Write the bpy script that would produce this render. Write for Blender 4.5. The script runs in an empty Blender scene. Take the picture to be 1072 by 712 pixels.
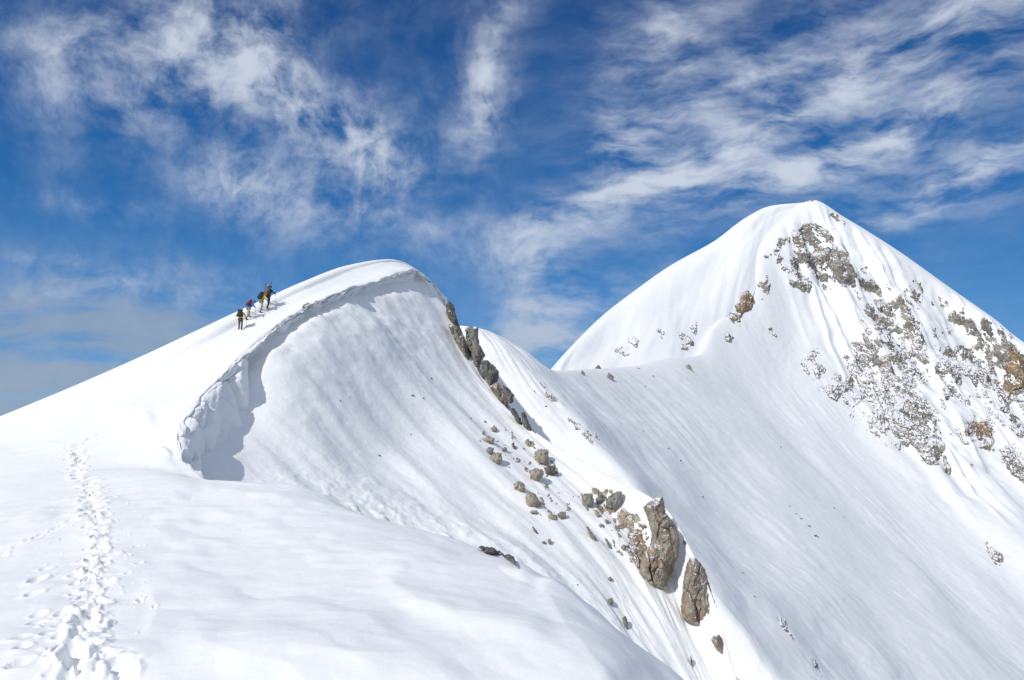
import bpy, bmesh, math, random
import numpy as np
from mathutils import Vector, Matrix
random.seed(4)
RNG = np.random.RandomState(7)
sc = bpy.context.scene
COL = sc.collection

# ------------------------------------------------------------------ camera
F, CX, CY, HOR = 900.0, 536.0, 356.0, 440.0
PITCH = math.atan((HOR - CY) / F)
FWD = np.array([0, math.cos(PITCH), math.sin(PITCH)])
UP = np.array([0, -math.sin(PITCH), math.cos(PITCH)])
cam = bpy.data.objects.new('camera', bpy.data.cameras.new('camera'))
COL.objects.link(cam)
cam.data.sensor_width = 36
cam.data.lens = F / 1072 * 36
cam.data.clip_start = 0.5
cam.data.clip_end = 200000
cam.rotation_euler = (math.pi / 2 + PITCH, 0, 0)
sc.camera = cam

def unproj(px, py, r):
    px, py, r = np.asarray(px, float), np.asarray(py, float), np.asarray(r, float)
    a = (px - CX) / F; b = (CY - py) / F
    return np.stack([a * r, (FWD[1] + UP[1] * b) * r, (FWD[2] + UP[2] * b) * r], -1)

# ------------------------------------------------------------------ noise
_P = RNG.permutation(256); _P = np.concatenate([_P, _P, _P])
_G = RNG.normal(size=(256, 3)); _G /= np.linalg.norm(_G, axis=1)[:, None]
def perlin(p):
    i = np.floor(p).astype(np.int64); f = p - i; i &= 255
    u = f * f * f * (f * (f * 6 - 15) + 10)
    out = 0
    for dx in (0, 1):
        for dy in (0, 1):
            for dz in (0, 1):
                h = _P[_P[_P[(i[:, 0] + dx) & 255] + ((i[:, 1] + dy) & 255)] + ((i[:, 2] + dz) & 255)]
                g = _G[h]
                d = g[:, 0] * (f[:, 0] - dx) + g[:, 1] * (f[:, 1] - dy) + g[:, 2] * (f[:, 2] - dz)
                w = (u[:, 0] if dx else 1 - u[:, 0]) * (u[:, 1] if dy else 1 - u[:, 1]) * (u[:, 2] if dz else 1 - u[:, 2])
                out = out + d * w
    return out
def fbm(p, oct=4, gain=.5, lac=2.03):
    a, s = 1.0, 0
    for k in range(oct):
        s = s + a * perlin(p + 13.7 * k); p = p * lac; a *= gain
    return s
def voronoi(q, seed=0, jit=.9):
    """q (N,2) -> F1, F2, hash of nearest cell (4 randoms), delta to its centre"""
    i = np.floor(q).astype(np.int64)
    F1 = np.full(len(q), 9.); F2 = np.full(len(q), 9.)
    H = np.zeros(len(q), np.int64); D = np.zeros_like(q)
    rnd = np.random.RandomState(seed).rand(65536, 4)
    for dx in (-1, 0, 1):
        for dy in (-1, 0, 1):
            c = i + (dx, dy)
            h = ((c[:, 0] * 73856093) ^ (c[:, 1] * 19349663)) & 65535
            cc = c + .5 + (rnd[h, :2] - .5) * jit
            d = q - cc; L = np.hypot(d[:, 0], d[:, 1])
            new = L < F1
            F2 = np.where(new, F1, np.minimum(F2, L))
            H = np.where(new, h, H); D = np.where(new[:, None], d, D)
            F1 = np.where(new, L, F1)
    return F1, F2, rnd[H], D
def facets(q, seed=0, tilt=.8):
    F1, F2, R, D = voronoi(q, seed)
    hgt = R[:, 2] * .8 + tilt * ((R[:, 0] - .5) * 2 * D[:, 0] + (R[:, 3] - .5) * 2 * D[:, 1])
    crack = np.clip((F2 - F1) * 5, 0, 1)
    return hgt - (1 - crack) * .35

def sstep(a, b, x):
    t = np.clip((x - a) / (b - a), 0, 1); return t * t * (3 - 2 * t)

# ------------------------------------------------------------------ interpolation
def pchip(y, t):
    """y (n, ...) samples at 0..n-1, evaluated at t (m,)"""
    n = len(y); d = np.diff(y, axis=0)
    m = np.zeros_like(y)
    a, b = d[:-1], d[1:]
    same = (a * b) > 0
    m[1:-1] = np.where(same, 2 * a * b / np.where(same, a + b, 1), 0)
    m[0] = d[0]; m[-1] = d[-1]
    # blend with catmull slopes for a softer surface
    cr = np.zeros_like(y); cr[1:-1] = (a + b) / 2; cr[0] = d[0]; cr[-1] = d[-1]
    m = np.where(np.abs(m) < np.abs(cr), .6 * m + .4 * np.sign(cr) * np.minimum(np.abs(cr), 3 * np.abs(m) + .15 * np.abs(cr)), m)
    k = np.clip(np.floor(t).astype(int), 0, n - 2); f = (t - k)
    f = f.reshape((-1,) + (1,) * (y.ndim - 1))
    h00 = 2 * f**3 - 3 * f**2 + 1; h10 = f**3 - 2 * f**2 + f
    h01 = -2 * f**3 + 3 * f**2; h11 = f**3 - f**2
    return h00 * y[k] + h10 * m[k] + h01 * y[k + 1] + h11 * m[k + 1]
def tparams(divs):
    out = []
    for k, n in enumerate(divs):
        out.append(k + np.arange(n) / n)
    out.append([float(len(divs))])
    return np.concatenate(out)
def resample(line, n):
    L = np.array(line, float)
    d = np.hypot(np.diff(L[:, 0]), np.diff(L[:, 1])); s = np.concatenate([[0], np.cumsum(d)]); s /= s[-1]
    t = np.interp(np.linspace(0, 1, n), s, np.arange(len(L)))
    Q = L.copy(); Q[:, 2] = np.log(Q[:, 2])
    R = pchip(Q, t); R[:, 2] = np.exp(R[:, 2])
    return R
def patch(ctrl, dv, du):
    C = np.array(ctrl, float); C[..., 2] = np.log(C[..., 2])
    tv, tu = tparams(dv), tparams(du)
    A = pchip(C, tv)
    A = np.swapaxes(pchip(np.swapaxes(A, 0, 1), tu), 0, 1)
    A[..., 2] = np.exp(A[..., 2])
    return A, tv, tu
def grid_normals(P):
    du = np.gradient(P, axis=1); dv = np.gradient(P, axis=0)
    n = np.cross(du, dv); n /= np.linalg.norm(n, axis=-1)[..., None] + 1e-12
    if n[..., 2].mean() < 0: n = -n
    return n
def grid_mesh(name, P, mat, attrs=None, smooth=True):
    nv, nu = P.shape[:2]
    me = bpy.data.meshes.new(name)
    me.vertices.add(nv * nu); me.vertices.foreach_set('co', P.reshape(-1).astype(np.float32))
    idx = np.arange(nv * nu).reshape(nv, nu)
    q = np.stack([idx[:-1, :-1], idx[:-1, 1:], idx[1:, 1:], idx[1:, :-1]], -1).reshape(-1, 4)
    # face up
    a, b, c = P.reshape(-1, 3)[q[:, 0]], P.reshape(-1, 3)[q[:, 1]], P.reshape(-1, 3)[q[:, 3]]
    if np.cross(b - a, c - a)[:, 2].sum() < 0: q = q[:, ::-1]
    quads_to_mesh(me, q, smooth)
    if mat: me.materials.append(mat)
    for k, v in (attrs or {}).items():
        at = me.attributes.new(k, 'FLOAT', 'POINT'); at.data.foreach_set('value', v.reshape(-1).astype(np.float32))
    o = bpy.data.objects.new(name, me); COL.objects.link(o)
    return o
def quads_to_mesh(me, q, smooth=True):
    n, k = q.shape
    me.loops.add(n * k); me.loops.foreach_set('vertex_index', np.ascontiguousarray(q).reshape(-1).astype(np.int32))
    me.polygons.add(n)
    me.polygons.foreach_set('loop_start', (np.arange(n) * k).astype(np.int32))
    me.polygons.foreach_set('loop_total', np.full(n, k, np.int32))
    me.polygons.foreach_set('use_smooth', np.full(n, smooth))
    me.update(calc_edges=True); me.validate()

def tag(o, label=None, cat=None, group=None, kind=None):
    if label: o['label'] = label
    if cat: o['category'] = cat
    if group: o['group'] = group
    if kind: o['kind'] = kind
    return o

# ------------------------------------------------------------------ materials
def newmat(name):
    m = bpy.data.materials.new(name); m.use_nodes = True
    nt = m.node_tree; b = nt.nodes['Principled BSDF']
    return m, nt, b
def N(nt, typ, **kw):
    n = nt.nodes.new(typ)
    for k, v in kw.items():
        if k.startswith('i_'):
            n.inputs[k[2:].replace('_', ' ')].default_value = v
        else: setattr(n, k, v)
    return n
def snow_mat(name, scale, strength, streak=None, streak_str=.3, tint=(.895, .905, .895), grain=0):
    """scale: metres of the main bump lumps; streak: (direction, across, along) of wind and slide lines"""
    m, nt, b = newmat(name); L = nt.links.new
    b.inputs['Roughness'].default_value = .72
    b.inputs['Specular IOR Level'].default_value = .22
    tc = N(nt, 'ShaderNodeTexCoord')
    vr = N(nt, 'ShaderNodeTexNoise', i_Scale=.9 / scale, i_Detail=3.)
    L(tc.outputs['Object'], vr.inputs['Vector'])
    mx = N(nt, 'ShaderNodeMix', data_type='RGBA'); mx.inputs['A'].default_value = (*tint, 1)
    mx.inputs['B'].default_value = (tint[0] * .965, tint[1] * .97, tint[2] * .975, 1)
    L(vr.outputs['Fac'], mx.inputs['Factor']); L(mx.outputs['Result'], b.inputs['Base Color'])
    n1 = N(nt, 'ShaderNodeTexNoise', i_Scale=1 / scale, i_Detail=7., i_Roughness=.62)
    L(tc.outputs['Object'], n1.inputs['Vector'])
    bp = N(nt, 'ShaderNodeBump', i_Strength=strength, i_Distance=scale * .25)
    L(n1.outputs['Fac'], bp.inputs['Height']); last = bp
    if streak:
        d, ac, al = streak
        d = Vector(d).normalized(); e = d.cross(Vector((0, 0, 1))).normalized(); g = d.cross(e)
        cb = N(nt, 'ShaderNodeCombineXYZ')
        for ax, v, s in (('X', d, al), ('Y', e, ac), ('Z', g, ac)):
            dt = N(nt, 'ShaderNodeVectorMath', operation='DOT_PRODUCT'); L(tc.outputs['Object'], dt.inputs[0])
            dt.inputs[1].default_value = v / s; L(dt.outputs['Value'], cb.inputs[ax])
        n2 = N(nt, 'ShaderNodeTexNoise', i_Scale=1., i_Detail=5., i_Roughness=.6, i_Distortion=.25)
        L(cb.outputs[0], n2.inputs['Vector'])
        b2 = N(nt, 'ShaderNodeBump', i_Strength=streak_str, i_Distance=ac * .5)
        L(n2.outputs['Fac'], b2.inputs['Height']); L(bp.outputs[0], b2.inputs['Normal']); last = b2
    if grain:
        n3 = N(nt, 'ShaderNodeTexNoise', i_Scale=1 / grain, i_Detail=4., i_Roughness=.8); L(tc.outputs['Object'], n3.inputs['Vector'])
        b3 = N(nt, 'ShaderNodeBump', i_Strength=.35, i_Distance=grain * .35); L(n3.outputs['Fac'], b3.inputs['Height']); L(last.outputs[0], b3.inputs['Normal']); last = b3
    L(last.outputs[0], b.inputs['Normal'])
    return m
def rock_mat(name, c1, c2, rust, scale, snow=.0, rust_amt=.5):
    m, nt, b = newmat(name); L = nt.links.new
    b.inputs['Roughness'].default_value = .85; b.inputs['Specular IOR Level'].default_value = .25
    tc = N(nt, 'ShaderNodeTexCoord')
    n1 = N(nt, 'ShaderNodeTexNoise', i_Scale=1.1 / scale, i_Detail=8., i_Roughness=.65, i_Distortion=.6); L(tc.outputs['Object'], n1.inputs['Vector'])
    n2 = N(nt, 'ShaderNodeTexNoise', i_Scale=.7 / scale, i_Detail=6., i_Roughness=.7, i_Distortion=1.); L(tc.outputs['Object'], n2.inputs['Vector'])
    mp = N(nt, 'ShaderNodeMapping'); mp.inputs['Scale'].default_value = (1, 1, .4); L(tc.outputs['Object'], mp.inputs['Vector'])
    v = N(nt, 'ShaderNodeTexVoronoi', feature='DISTANCE_TO_EDGE', i_Scale=2.2 / scale); L(mp.outputs[0], v.inputs['Vector'])
    r1 = N(nt, 'ShaderNodeValToRGB'); e = r1.color_ramp.elements
    e[0].position = .34; e[0].color = (*c1, 1); e[1].position = .66; e[1].color = (*c2, 1)
    L(n1.outputs['Fac'], r1.inputs['Fac'])
    mr = N(nt, 'ShaderNodeMapRange'); mr.inputs['From Min'].default_value = .60 - .2 * rust_amt; mr.inputs['From Max'].default_value = .78 - .2 * rust_amt
    L(n2.outputs['Fac'], mr.inputs['Value'])
    mx = N(nt, 'ShaderNodeMix', data_type='RGBA'); mx.inputs['B'].default_value = (*rust, 1)
    L(r1.outputs['Color'], mx.inputs['A']); L(mr.outputs[0], mx.inputs['Factor'])
    ck = N(nt, 'ShaderNodeMapRange'); ck.inputs['From Max'].default_value = .05; ck.inputs['To Min'].default_value = .8
    L(v.outputs['Distance'], ck.inputs['Value'])
    mu = N(nt, 'ShaderNodeMix', data_type='RGBA', blend_type='MULTIPLY'); mu.inputs['Factor'].default_value = 1
    L(mx.outputs['Result'], mu.inputs['A']); L(ck.outputs[0], mu.inputs['B'])
    out = mu.outputs['Result']
    ad = N(nt, 'ShaderNodeMath', operation='MULTIPLY_ADD'); ad.inputs[1].default_value = .6; L(ck.outputs[0], ad.inputs[0]); L(n1.outputs['Fac'], ad.inputs[2])
    bp = N(nt, 'ShaderNodeBump', i_Strength=.9, i_Distance=scale * .25); L(ad.outputs[0], bp.inputs['Height']); L(bp.outputs[0], b.inputs['Normal'])
    if snow > 0:
        gm = N(nt, 'ShaderNodeNewGeometry'); sx = N(nt, 'ShaderNodeSeparateXYZ'); L(gm.outputs['Normal'], sx.inputs[0])
        a2 = N(nt, 'ShaderNodeMath', operation='MULTIPLY_ADD'); a2.inputs[1].default_value = .5; L(n2.outputs['Fac'], a2.inputs[0]); L(sx.outputs['Z'], a2.inputs[2])
        m2 = N(nt, 'ShaderNodeMapRange'); m2.inputs['From Min'].default_value = 1.18 - snow; m2.inputs['From Max'].default_value = 1.24 - snow; L(a2.outputs[0], m2.inputs['Value'])
        mm = N(nt, 'ShaderNodeMix', data_type='RGBA'); mm.inputs['B'].default_value = (.85, .87, .9, 1); L(out, mm.inputs['A']); L(m2.outputs[0], mm.inputs['Factor']); out = mm.outputs['Result']
    L(out, b.inputs['Base Color'])
    return m
def plain(name, c, rough=.7, bump=0.0, bscale=30.):
    m, nt, b = newmat(name); L = nt.links.new
    tc = N(nt, 'ShaderNodeTexCoord'); n = N(nt, 'ShaderNodeTexNoise', i_Scale=bscale, i_Detail=3.); L(tc.outputs['Object'], n.inputs['Vector'])
    mx = N(nt, 'ShaderNodeMix', data_type='RGBA'); mx.inputs['A'].default_value = (*c, 1); mx.inputs['B'].default_value = (c[0] * .7, c[1] * .7, c[2] * .7, 1)
    L(n.outputs['Fac'], mx.inputs['Factor']); L(mx.outputs['Result'], b.inputs['Base Color']); b.inputs['Roughness'].default_value = rough
    if bump:
        bp = N(nt, 'ShaderNodeBump', i_Strength=bump, i_Distance=.02); L(n.outputs['Fac'], bp.inputs['Height']); L(bp.outputs[0], b.inputs['Normal'])
    return m

FALL_S = (.6, -.62, -.55)
FALL_M = (.62, -.62, -.5)
M_near = snow_mat('ridge_snow', .35, .2, ((1, .6, 0), .12, .5), .06, grain=.035)
M_face = snow_mat('face_snow', .5, .42, (FALL_S, .35, .8), .06, grain=.12)
M_bowl = snow_mat('bowl_snow', 3.0, .17)
M_dome = snow_mat('dome_snow', 9., .12, ((-.6, -.6, -.4), 6., 60.), .08)

# ------------------------------------------------------------------ NEAR RIDGE
NR = [
 [(-700,1000,10),(-350,980,9),(0,940,8.5),(220,930,8.5),(450,930,8.5),(700,930,9),(860,940,10),(960,1150,12),(1000,1900,14)],
 [(-650,790,15),(-320,760,13),(30,712,11.5),(230,712,11.2),(430,712,11.2),(625,712,12),(705,712,14.8),(775,850,18),(800,1500,18)],
 [(-620,700,22),(-300,680,18),(20,650,14.5),(220,650,14),(420,648,14),(582,648,14.6),(648,662,17.8),(700,780,23),(720,1300,22)],
 [(-600,650,32),(-280,610,24),(0,602,18.5),(200,597,17.6),(390,592,17.6),(560,608,17.6),(600,627,20.6),(645,720,23),(660,1200,25)],
 [(-560,640,46),(-260,575,32),(0,558,24),(170,553,22),(330,548,21.6),(462,568,21.2),(520,586,22),(560,660,26),(570,1100,28)],
 [(-520,640,62),(-240,560,42),(0,527,32),(135,522,28.5),(250,515,26.5),(365,533,25),(415,556,25.6),(445,620,30),(450,1000,32)],
 [(-450,640,80),(-200,540,50),(0,500,41),(112,502,35),(195,503,31),(255,504,29),(300,508,29.6),(318,560,34),(322,900,36)],
 [(-330,600,90),(-120,497,56),(10,480,48),(105,488,41),(165,497,36.5),(200,503,33.6),(222,506,33),(228,565,36),(232,850,38)],
 [(-220,560,92),(-55,462,60),(25,462,53),(95,468,47),(145,475,42.5),(180,483,39),(195,488,38.4),(204,545,39.5),(210,800,41)],
 [(-110,520,92),(0,437.5,62.5),(55,440,57),(110,447,51.5),(150,452,47),(180,455,43.6),(188,460,43),(196,510,43.5),(206,760,45)],
 [(-20,480,92),(80,404,63),(115,412,59.5),(150,418,56),(178,423,52),(194,425,48.8),(203,429,48),(212,472,48),(224,700,50)],
 [(60,440,92),(150,373,64),(174,383,62),(196,390,59.5),(212,393,56.5),(224,392,53.6),(233,394,53),(243,428,53),(255,640,55)],
 [(130,410,95),(205,347,66),(222,358,64),(236,363,61.5),(247,366,59.5),(256,362,58.4),(266,361,58),(271,372,58.6),(272,540,66)],
 [(200,380,100),(262,320,71.5),(271,331,69),(281,338,67),(289,338,65.5),(297,332,64.6),(306,330,64),(308,338,65.2),(300,470,74)],
 [(270,350,108),(318,294.5,78.5),(325,303,76),(331,309,74.5),(337,310,73),(344,307,72),(351,308,71.5),(353,314,72.8),(345,430,84)],
 [(330,330,116),(363,278,87.5),(370,284.5,85),(376,290,83),(381,293,81.5),(385,294,80.5),(391,297,80),(392,302,81.4),(385,400,92)],
 [(380,320,126),(406,271.5,97),(410,275.5,95),(415,279,93),(420,281,91),(425,282,90),(431,285,89.5),(432,290,90.8),(425,380,100)],
 [(420,330,136),(436,282.5,104),(439,284,102),(442,287,100),(445,289,98),(448,292,97),(452,297,96.5),(453,305,98),(448,400,106)],
 [(450,370,146),(466,318,112),(468,320,110),(470,322,108),(472,325,106),(474,328,105),(476,332,104),(478,350,106),(478,440,108)],
]
dv = [30,90,72,60,60,55,60,34,34,34,34,30,30,30,30,24,24,14]
du = [14,60,110,90,90,70,46,26,10]
du = [14,60,150,100,110,80,30,26]
A, tv, tu = patch(NR, dv, du)
P = unproj(A[..., 0], A[..., 1], A[..., 2])
nrm = grid_normals(P)
sh = P.shape[:2]; p = P.reshape(-1, 3)
px, py, rr = A[..., 0].ravel(), A[..., 1].ravel(), A[..., 2].ravel()
U = np.broadcast_to(tu, sh).ravel(); V = np.broadcast_to(tv[:, None], sh).ravel()
disp = np.zeros(len(p))
inner = sstep(1.0, 2.0, U) * (1 - sstep(5.6, 6.0, U))
disp += .30 * fbm(p * (.09, .13, .1), 2) * inner
disp += .045 * fbm(p * (.7, .8, .6) + 5, 4) * (.3 + .7 * inner)
# wind drifts in the foreground: stepped sastrugi
w = fbm(np.stack([p[:, 0] * .35 + p[:, 1] * .2, p[:, 1] * .24 - p[:, 0] * .12, p[:, 2] * .2], -1) + 31, 3)
near = 1 - sstep(24, 36, rr)
disp += near * inner * .10 * np.clip(w * 2.4, -.25, 1)
def ridge(poly, hgt, wl, wr, taper=8, where=None):
    """asymmetric snow lip following a picture-traced line; widths in pixels of the base surface"""
    L = np.array(poly, float); best = np.full(len(p), 1e9); side = np.zeros(len(p)); tt = np.zeros(len(p))
    for k in range(len(L) - 1):
        a, b = L[k], L[k + 1]; ab = b - a
        t = np.clip(((px - a[0]) * ab[0] + (py - a[1]) * ab[1]) / (ab @ ab), 0, 1)
        dx, dy = px - a[0] - t * ab[0], py - a[1] - t * ab[1]
        d = np.hypot(dx, dy); s = np.sign(ab[0] * dy - ab[1] * dx)
        m = d < best; best = np.where(m, d, best); side = np.where(m, s, side); tt = np.where(m, k + t, tt)
    ends = sstep(0, .8, tt) * (1 - sstep(len(L) - 1.8, len(L) - 1, tt))
    wd = np.where(side > 0, wr, wl)
    return hgt * ends * np.exp(-(best / wd) ** 1.5)
vis = U < 6.02
vis = (U > 1) & vis
for poly, h, a, b in [
    ([(395,600),(415,622),(440,642),(480,660),(540,668),(600,662)], .09, 30, 11),
    ([(560,612),(575,630),(584,650),(604,680),(630,712),(650,740)], .09, 40, 12),
    ([(330,560),(400,585),(470,600),(540,602),(565,612)], .08, 22, 10),
    ([(60,560),(100,540),(130,522),(170,508),(215,505)], .12, 16, 24),
    ([(0,582),(50,565),(100,540)], .06, 10, 5),
    ([(150,600),(165,640),(150,680)], .05, 30, 10),
    ([(120,458),(135,448),(150,440),(165,436)], .22, 6, 10),
    ([(100,440),(150,432),(180,425),(200,412)], .2, 9, 5),
    ([(155,478),(170,472),(182,478)], .2, 4, 5),
    ([(220,700),(300,690),(380,700),(470,690)], .06, 25, 9),
    ([(20,470),(60,455),(100,450)], .08, 8, 8)]:
    disp += np.where(vis, ridge(poly, h, a, b), 0)
# broken cornice edge
lipm = sstep(4.2, 5.6, U) * sstep(6.6, 8.2, V)
wq = np.stack([V * 2.3, rr * 0 + U * 1.7], -1)
cr = facets(wq + .25 * np.stack([perlin(p * .8), perlin(p * .8 + 9)], -1), 3, .9); cr2 = facets(wq * 2.7 + 3, 5, .9)
hi = sstep(12.3, 13.2, V)
disp += lipm * (.05 * cr2 * sstep(5.2, 5.9, U) + .22 * (cr - .3) * sstep(5.5, 6, U) * (1 + .5 * hi)) * (1 - .6 * sstep(6.2, 7, U))
cr3 = facets(np.stack([p[:, 1] * .5 + .4 * perlin(p * .9), U * 1.9 + .4 * perlin(p * .9 + 4)], -1), 11, 1.0)
cr4 = facets(np.stack([p[:, 1] * 1.3, U * 3.5], -1), 12, 1.0)
brk = np.clip(.35 + 2.2 * perlin(np.stack([p[:, 1] * .13, 0 * U, 0 * U], -1)), 0, 1) * hi
disp += lipm * brk * (.30 * (cr3 - .25) + .16 * (cr4 - .25)) * sstep(5.3, 5.9, U)
wall = sstep(5.6, 6.1, U) * sstep(6.6, 8.2, V)
push = wall * (.55 * (cr - .3) + .06 * (cr2 - .3) + 1.1 * fbm(p * .14 + 9, 2)) * (1 - .6 * hi) + wall * brk * (.8 * (cr3 - .3) + .45 * (cr4 - .3))
# track pits: centres in pixels, sizes in metres
pits = []
def track(line, n, spread, s0, s1, depth, jit=0.3):
    L = np.array(line, float); seg = np.concatenate([[0], np.cumsum(np.hypot(*np.diff(L, axis=0).T))]); seg /= seg[-1]
    for k in range(n):
        t = (k + random.uniform(-jit, jit)) / n
        x = np.interp(t, seg, L[:, 0]); y = np.interp(t, seg, L[:, 1])
        sp = spread * random.uniform(-1, 1)
        pits.append((x + sp, y + random.uniform(-1, 1), random.uniform(s0, s1), depth * random.uniform(.6, 1.2)))
TR = [(76,468),(80,485),(90,505),(97,528),(98,545)]
TR2 = [(98,545),(103,575),(97,600),(92,625),(95,650),(88,675),(78,712),(76,740)]
track(TR, 46, 7, .14, .26, .11)
track(TR2, 60, 18, .08, .13, .07)
track(TR2, 34, 8, .10, .16, .13)
track([(92,640),(84,662),(78,684),(74,704)], 12, 2, .12, .17, .22)
track([(110,690),(125,712)], 6, 12, .09, .13, .09)
track([(60,640),(50,680),(60,712)], 9, 14, .07, .11, .07)
track([(48,592),(40,612),(36,632),(40,650),(22,672),(22,695),(10,712)], 8, 3, .09, .13, .10)
track([(76,468),(95,459),(125,446),(140,428),(158,412),(175,398),(196,378),(215,362),(238,350),(262,336)], 50, 1.5, .12, .2, .08)
track([(0,582),(30,568),(60,556),(95,540)], 20, 1.5, .08, .12, .05)
track([(120,560),(140,600),(145,640),(165,620)], 10, 25, .03, .06, .06)
reg = np.where((px < 300) & (px > -20) & (py > 320) & vis)[0]
P0 = p[reg]; pxr, pyr = px[reg], py[reg]
dd = np.zeros(len(reg))
for x, y, s, dep in pits:
    j = np.argmin((pxr - x) ** 2 + (pyr - y) ** 2)
    c = P0[j]
    ang = random.uniform(-.5, .5); e = random.uniform(1.1, 1.7)
    m = np.where((np.abs(P0[:, 0] - c[0]) < s * 4) & (np.abs(P0[:, 1] - c[1]) < s * 5))[0]
    X = P0[m, 0] - c[0]; Y = P0[m, 1] - c[1]
    a = (X * math.cos(ang) + Y * math.sin(ang)) / s; b = (-X * math.sin(ang) + Y * math.cos(ang)) / (s * e)
    q = np.hypot(a, b) * (1 + .25 * perlin(P0[m] * (.8 / s) + x))
    dd[m] += -dep * np.exp(-(q / .95) ** 4) + dep * .42 * np.exp(-((q - 1.45) / .38) ** 2) * (.5 + 1.2 * np.clip(perlin(P0[m] * 2.5 + 7) + .3, 0, 1))
dd = np.where(dd < 0, .24 * np.tanh(dd / .24), .15 * np.tanh(dd / .15))
disp[reg] += dd
# churned lumps beside the track
def tdist(line):
    L = np.array(line, float); best = np.full(len(reg), 1e9)
    for k in range(len(L) - 1):
        a, b = L[k], L[k + 1]; ab = b - a
        t = np.clip(((pxr - a[0]) * ab[0] + (pyr - a[1]) * ab[1]) / (ab @ ab), 0, 1)
        best = np.minimum(best, np.hypot(pxr - a[0] - t * ab[0], pyr - a[1] - t * ab[1]))
    return best
ch = np.exp(-(tdist(TR[:-1] + TR2) / (6 + 14 * sstep(500, 690, pyr))) ** 2)
lum = np.clip(fbm(P0 * 3.6 + 3, 2) * 1.9, -.4, 1)
disp[reg] += ch * .035 * np.clip(fbm(P0 * 10, 2) * 2, -1, 1) * sstep(40, 15, np.linalg.norm(P0, axis=1)) + ch * lum * .07 * (1 + .6 * sstep(560, 480, pyr))
crumb = np.clip(perlin(P0 * 5.5 + 3) - .38, 0, 1) * np.clip(tdist(TR[:-1] + TR2) < 55, 0, 1) * (pyr > 520)
disp[reg] += crumb * .35
p2 = p.copy(); p2[:, 2] += disp
hn = nrm.reshape(-1, 3).copy(); hn[:, 2] = 0; hn /= np.linalg.norm(hn, axis=1)[:, None] + 1e-6
p2 += hn * push[:, None]
near_o = grid_mesh('snow_ridge', p2.reshape(*sh, 3), M_near); tag(near_o, kind='structure', label='smooth near snow ridge with footprints and broken cornice edge')

# ------------------------------------------------------------------ SUMMIT FACE under the cornice
SF = [
 [(150,560,52),(160,600,46),(200,640,40),(280,700,37),(380,800,36)],
 [(176,470,50),(205,545,42),(240,580,40),(310,640,38),(400,720,37),(470,820,36)],
 [(186,468,48),(212,505,45),(250,535,43.5),(320,575,42),(420,640,40),(540,800,38)],
 [(205,442,51),(240,480,48.6),(290,523,47),(370,570,45),(470,630,43),(620,800,39)],
 [(232,408,56),(275,445,53.5),(330,492,51.5),(410,550,49),(520,620,45),(680,800,40.5)],
 [(264,368,59.6),(308,410,58),(365,465,57.5),(445,530,54),(560,612,48),(720,800,41.5)],
 [(300,336,65.2),(346,380,63.5),(405,440,63.5),(480,510,59),(595,605,51),(745,800,42)],
 [(343,313,72.6),(382,352,71),(440,415,70),(510,482,64.5),(620,590,54),(760,800,42.5)],
 [(384,300,81.8),(411,335,79.4),(465,400,76.5),(535,470,69.5),(655,585,56),(775,800,43)],
 [(427,289,91),(448,322,87.6),(490,390,82),(555,457,73.5),(685,580,57.6),(785,800,43.5)],
 [(446,296,97),(465,318,93.5),(486,352,89),(508,400,83.5),(532,434,79),(560,456,75),(605,480,70),(650,505,65),(690,525,60.6),(722,575,56),(745,620,52.6),(760,680,49),(776,720,46.6),(795,810,44)],
 [(452,330,104),(490,400,96),(540,480,84),(620,530,76),(700,600,66),(735,650,60),(765,720,54),(800,840,49)],
 [(460,460,110),(500,560,102),(560,640,92),(640,690,84),(720,760,74),(760,830,66),(820,980,60)],
]
SFc = [resample(l, 12) for l in SF]
SFc[11] = SFc[10] + np.array([-3, 20, 6.])
SFc[12] = SFc[10] + np.array([-10, 120, 20.])
A, tv, tu = patch(SFc, [12,20,45,45,45,45,45,45,45,45,30,12], [30,46] + [42] * 9)
P = unproj(A[..., 0], A[..., 1], A[..., 2]); sh = P.shape[:2]; p = P.reshape(-1, 3); nrm = grid_normals(P).reshape(-1, 3)
U = np.broadcast_to(tu, sh).ravel(); V = np.broadcast_to(tv[:, None], sh).ravel()
px, py = A[..., 0].ravel(), A[..., 1].ravel()
q = np.stack([V * 5.0, U * .55, 0 * V], -1)
disp = .38 * fbm(q * (.35, .8, 1) + 3, 2) + .03 * fbm(q * (1.1, 1.2, 1) + 8, 4)
# flutes on the outer part of the face, smooth near the cornice
outer = sstep(6.5, 9.5, V + .25 * U) * (1 - sstep(9.85, 10, V) * .7)
fl = 1 - np.abs(fbm(np.stack([V * 2.4 + .3 * U, U * .35, 0 * V], -1) + 17, 3)) * 2
disp += outer * .10 * (fl - .6) * np.clip(.5 + 2 * fbm(p * (.07, .07, .07) + 50, 2), 0, 1.3)
av = np.exp(-((V - (2.3 + .35 * U)) / 1.0) ** 2) * sstep(1.5, 3.5, U)     # old slide debris
disp += av * .22 * np.clip(fbm(p * (.9, .9, .9), 4) * 2, -.2, 1)
disp += .025 * fbm(p * (1.3, 1.3, 2.6), 3)
edge = (1 - sstep(9.7, 10.0, V)) + sstep(10.0, 10.3, V)
disp *= .25 + .75 * np.clip(edge, 0, 1)
disp *= .15 + .85 * sstep(.2, 2.2, U)
p2 = p + nrm * disp[:, None]
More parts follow.
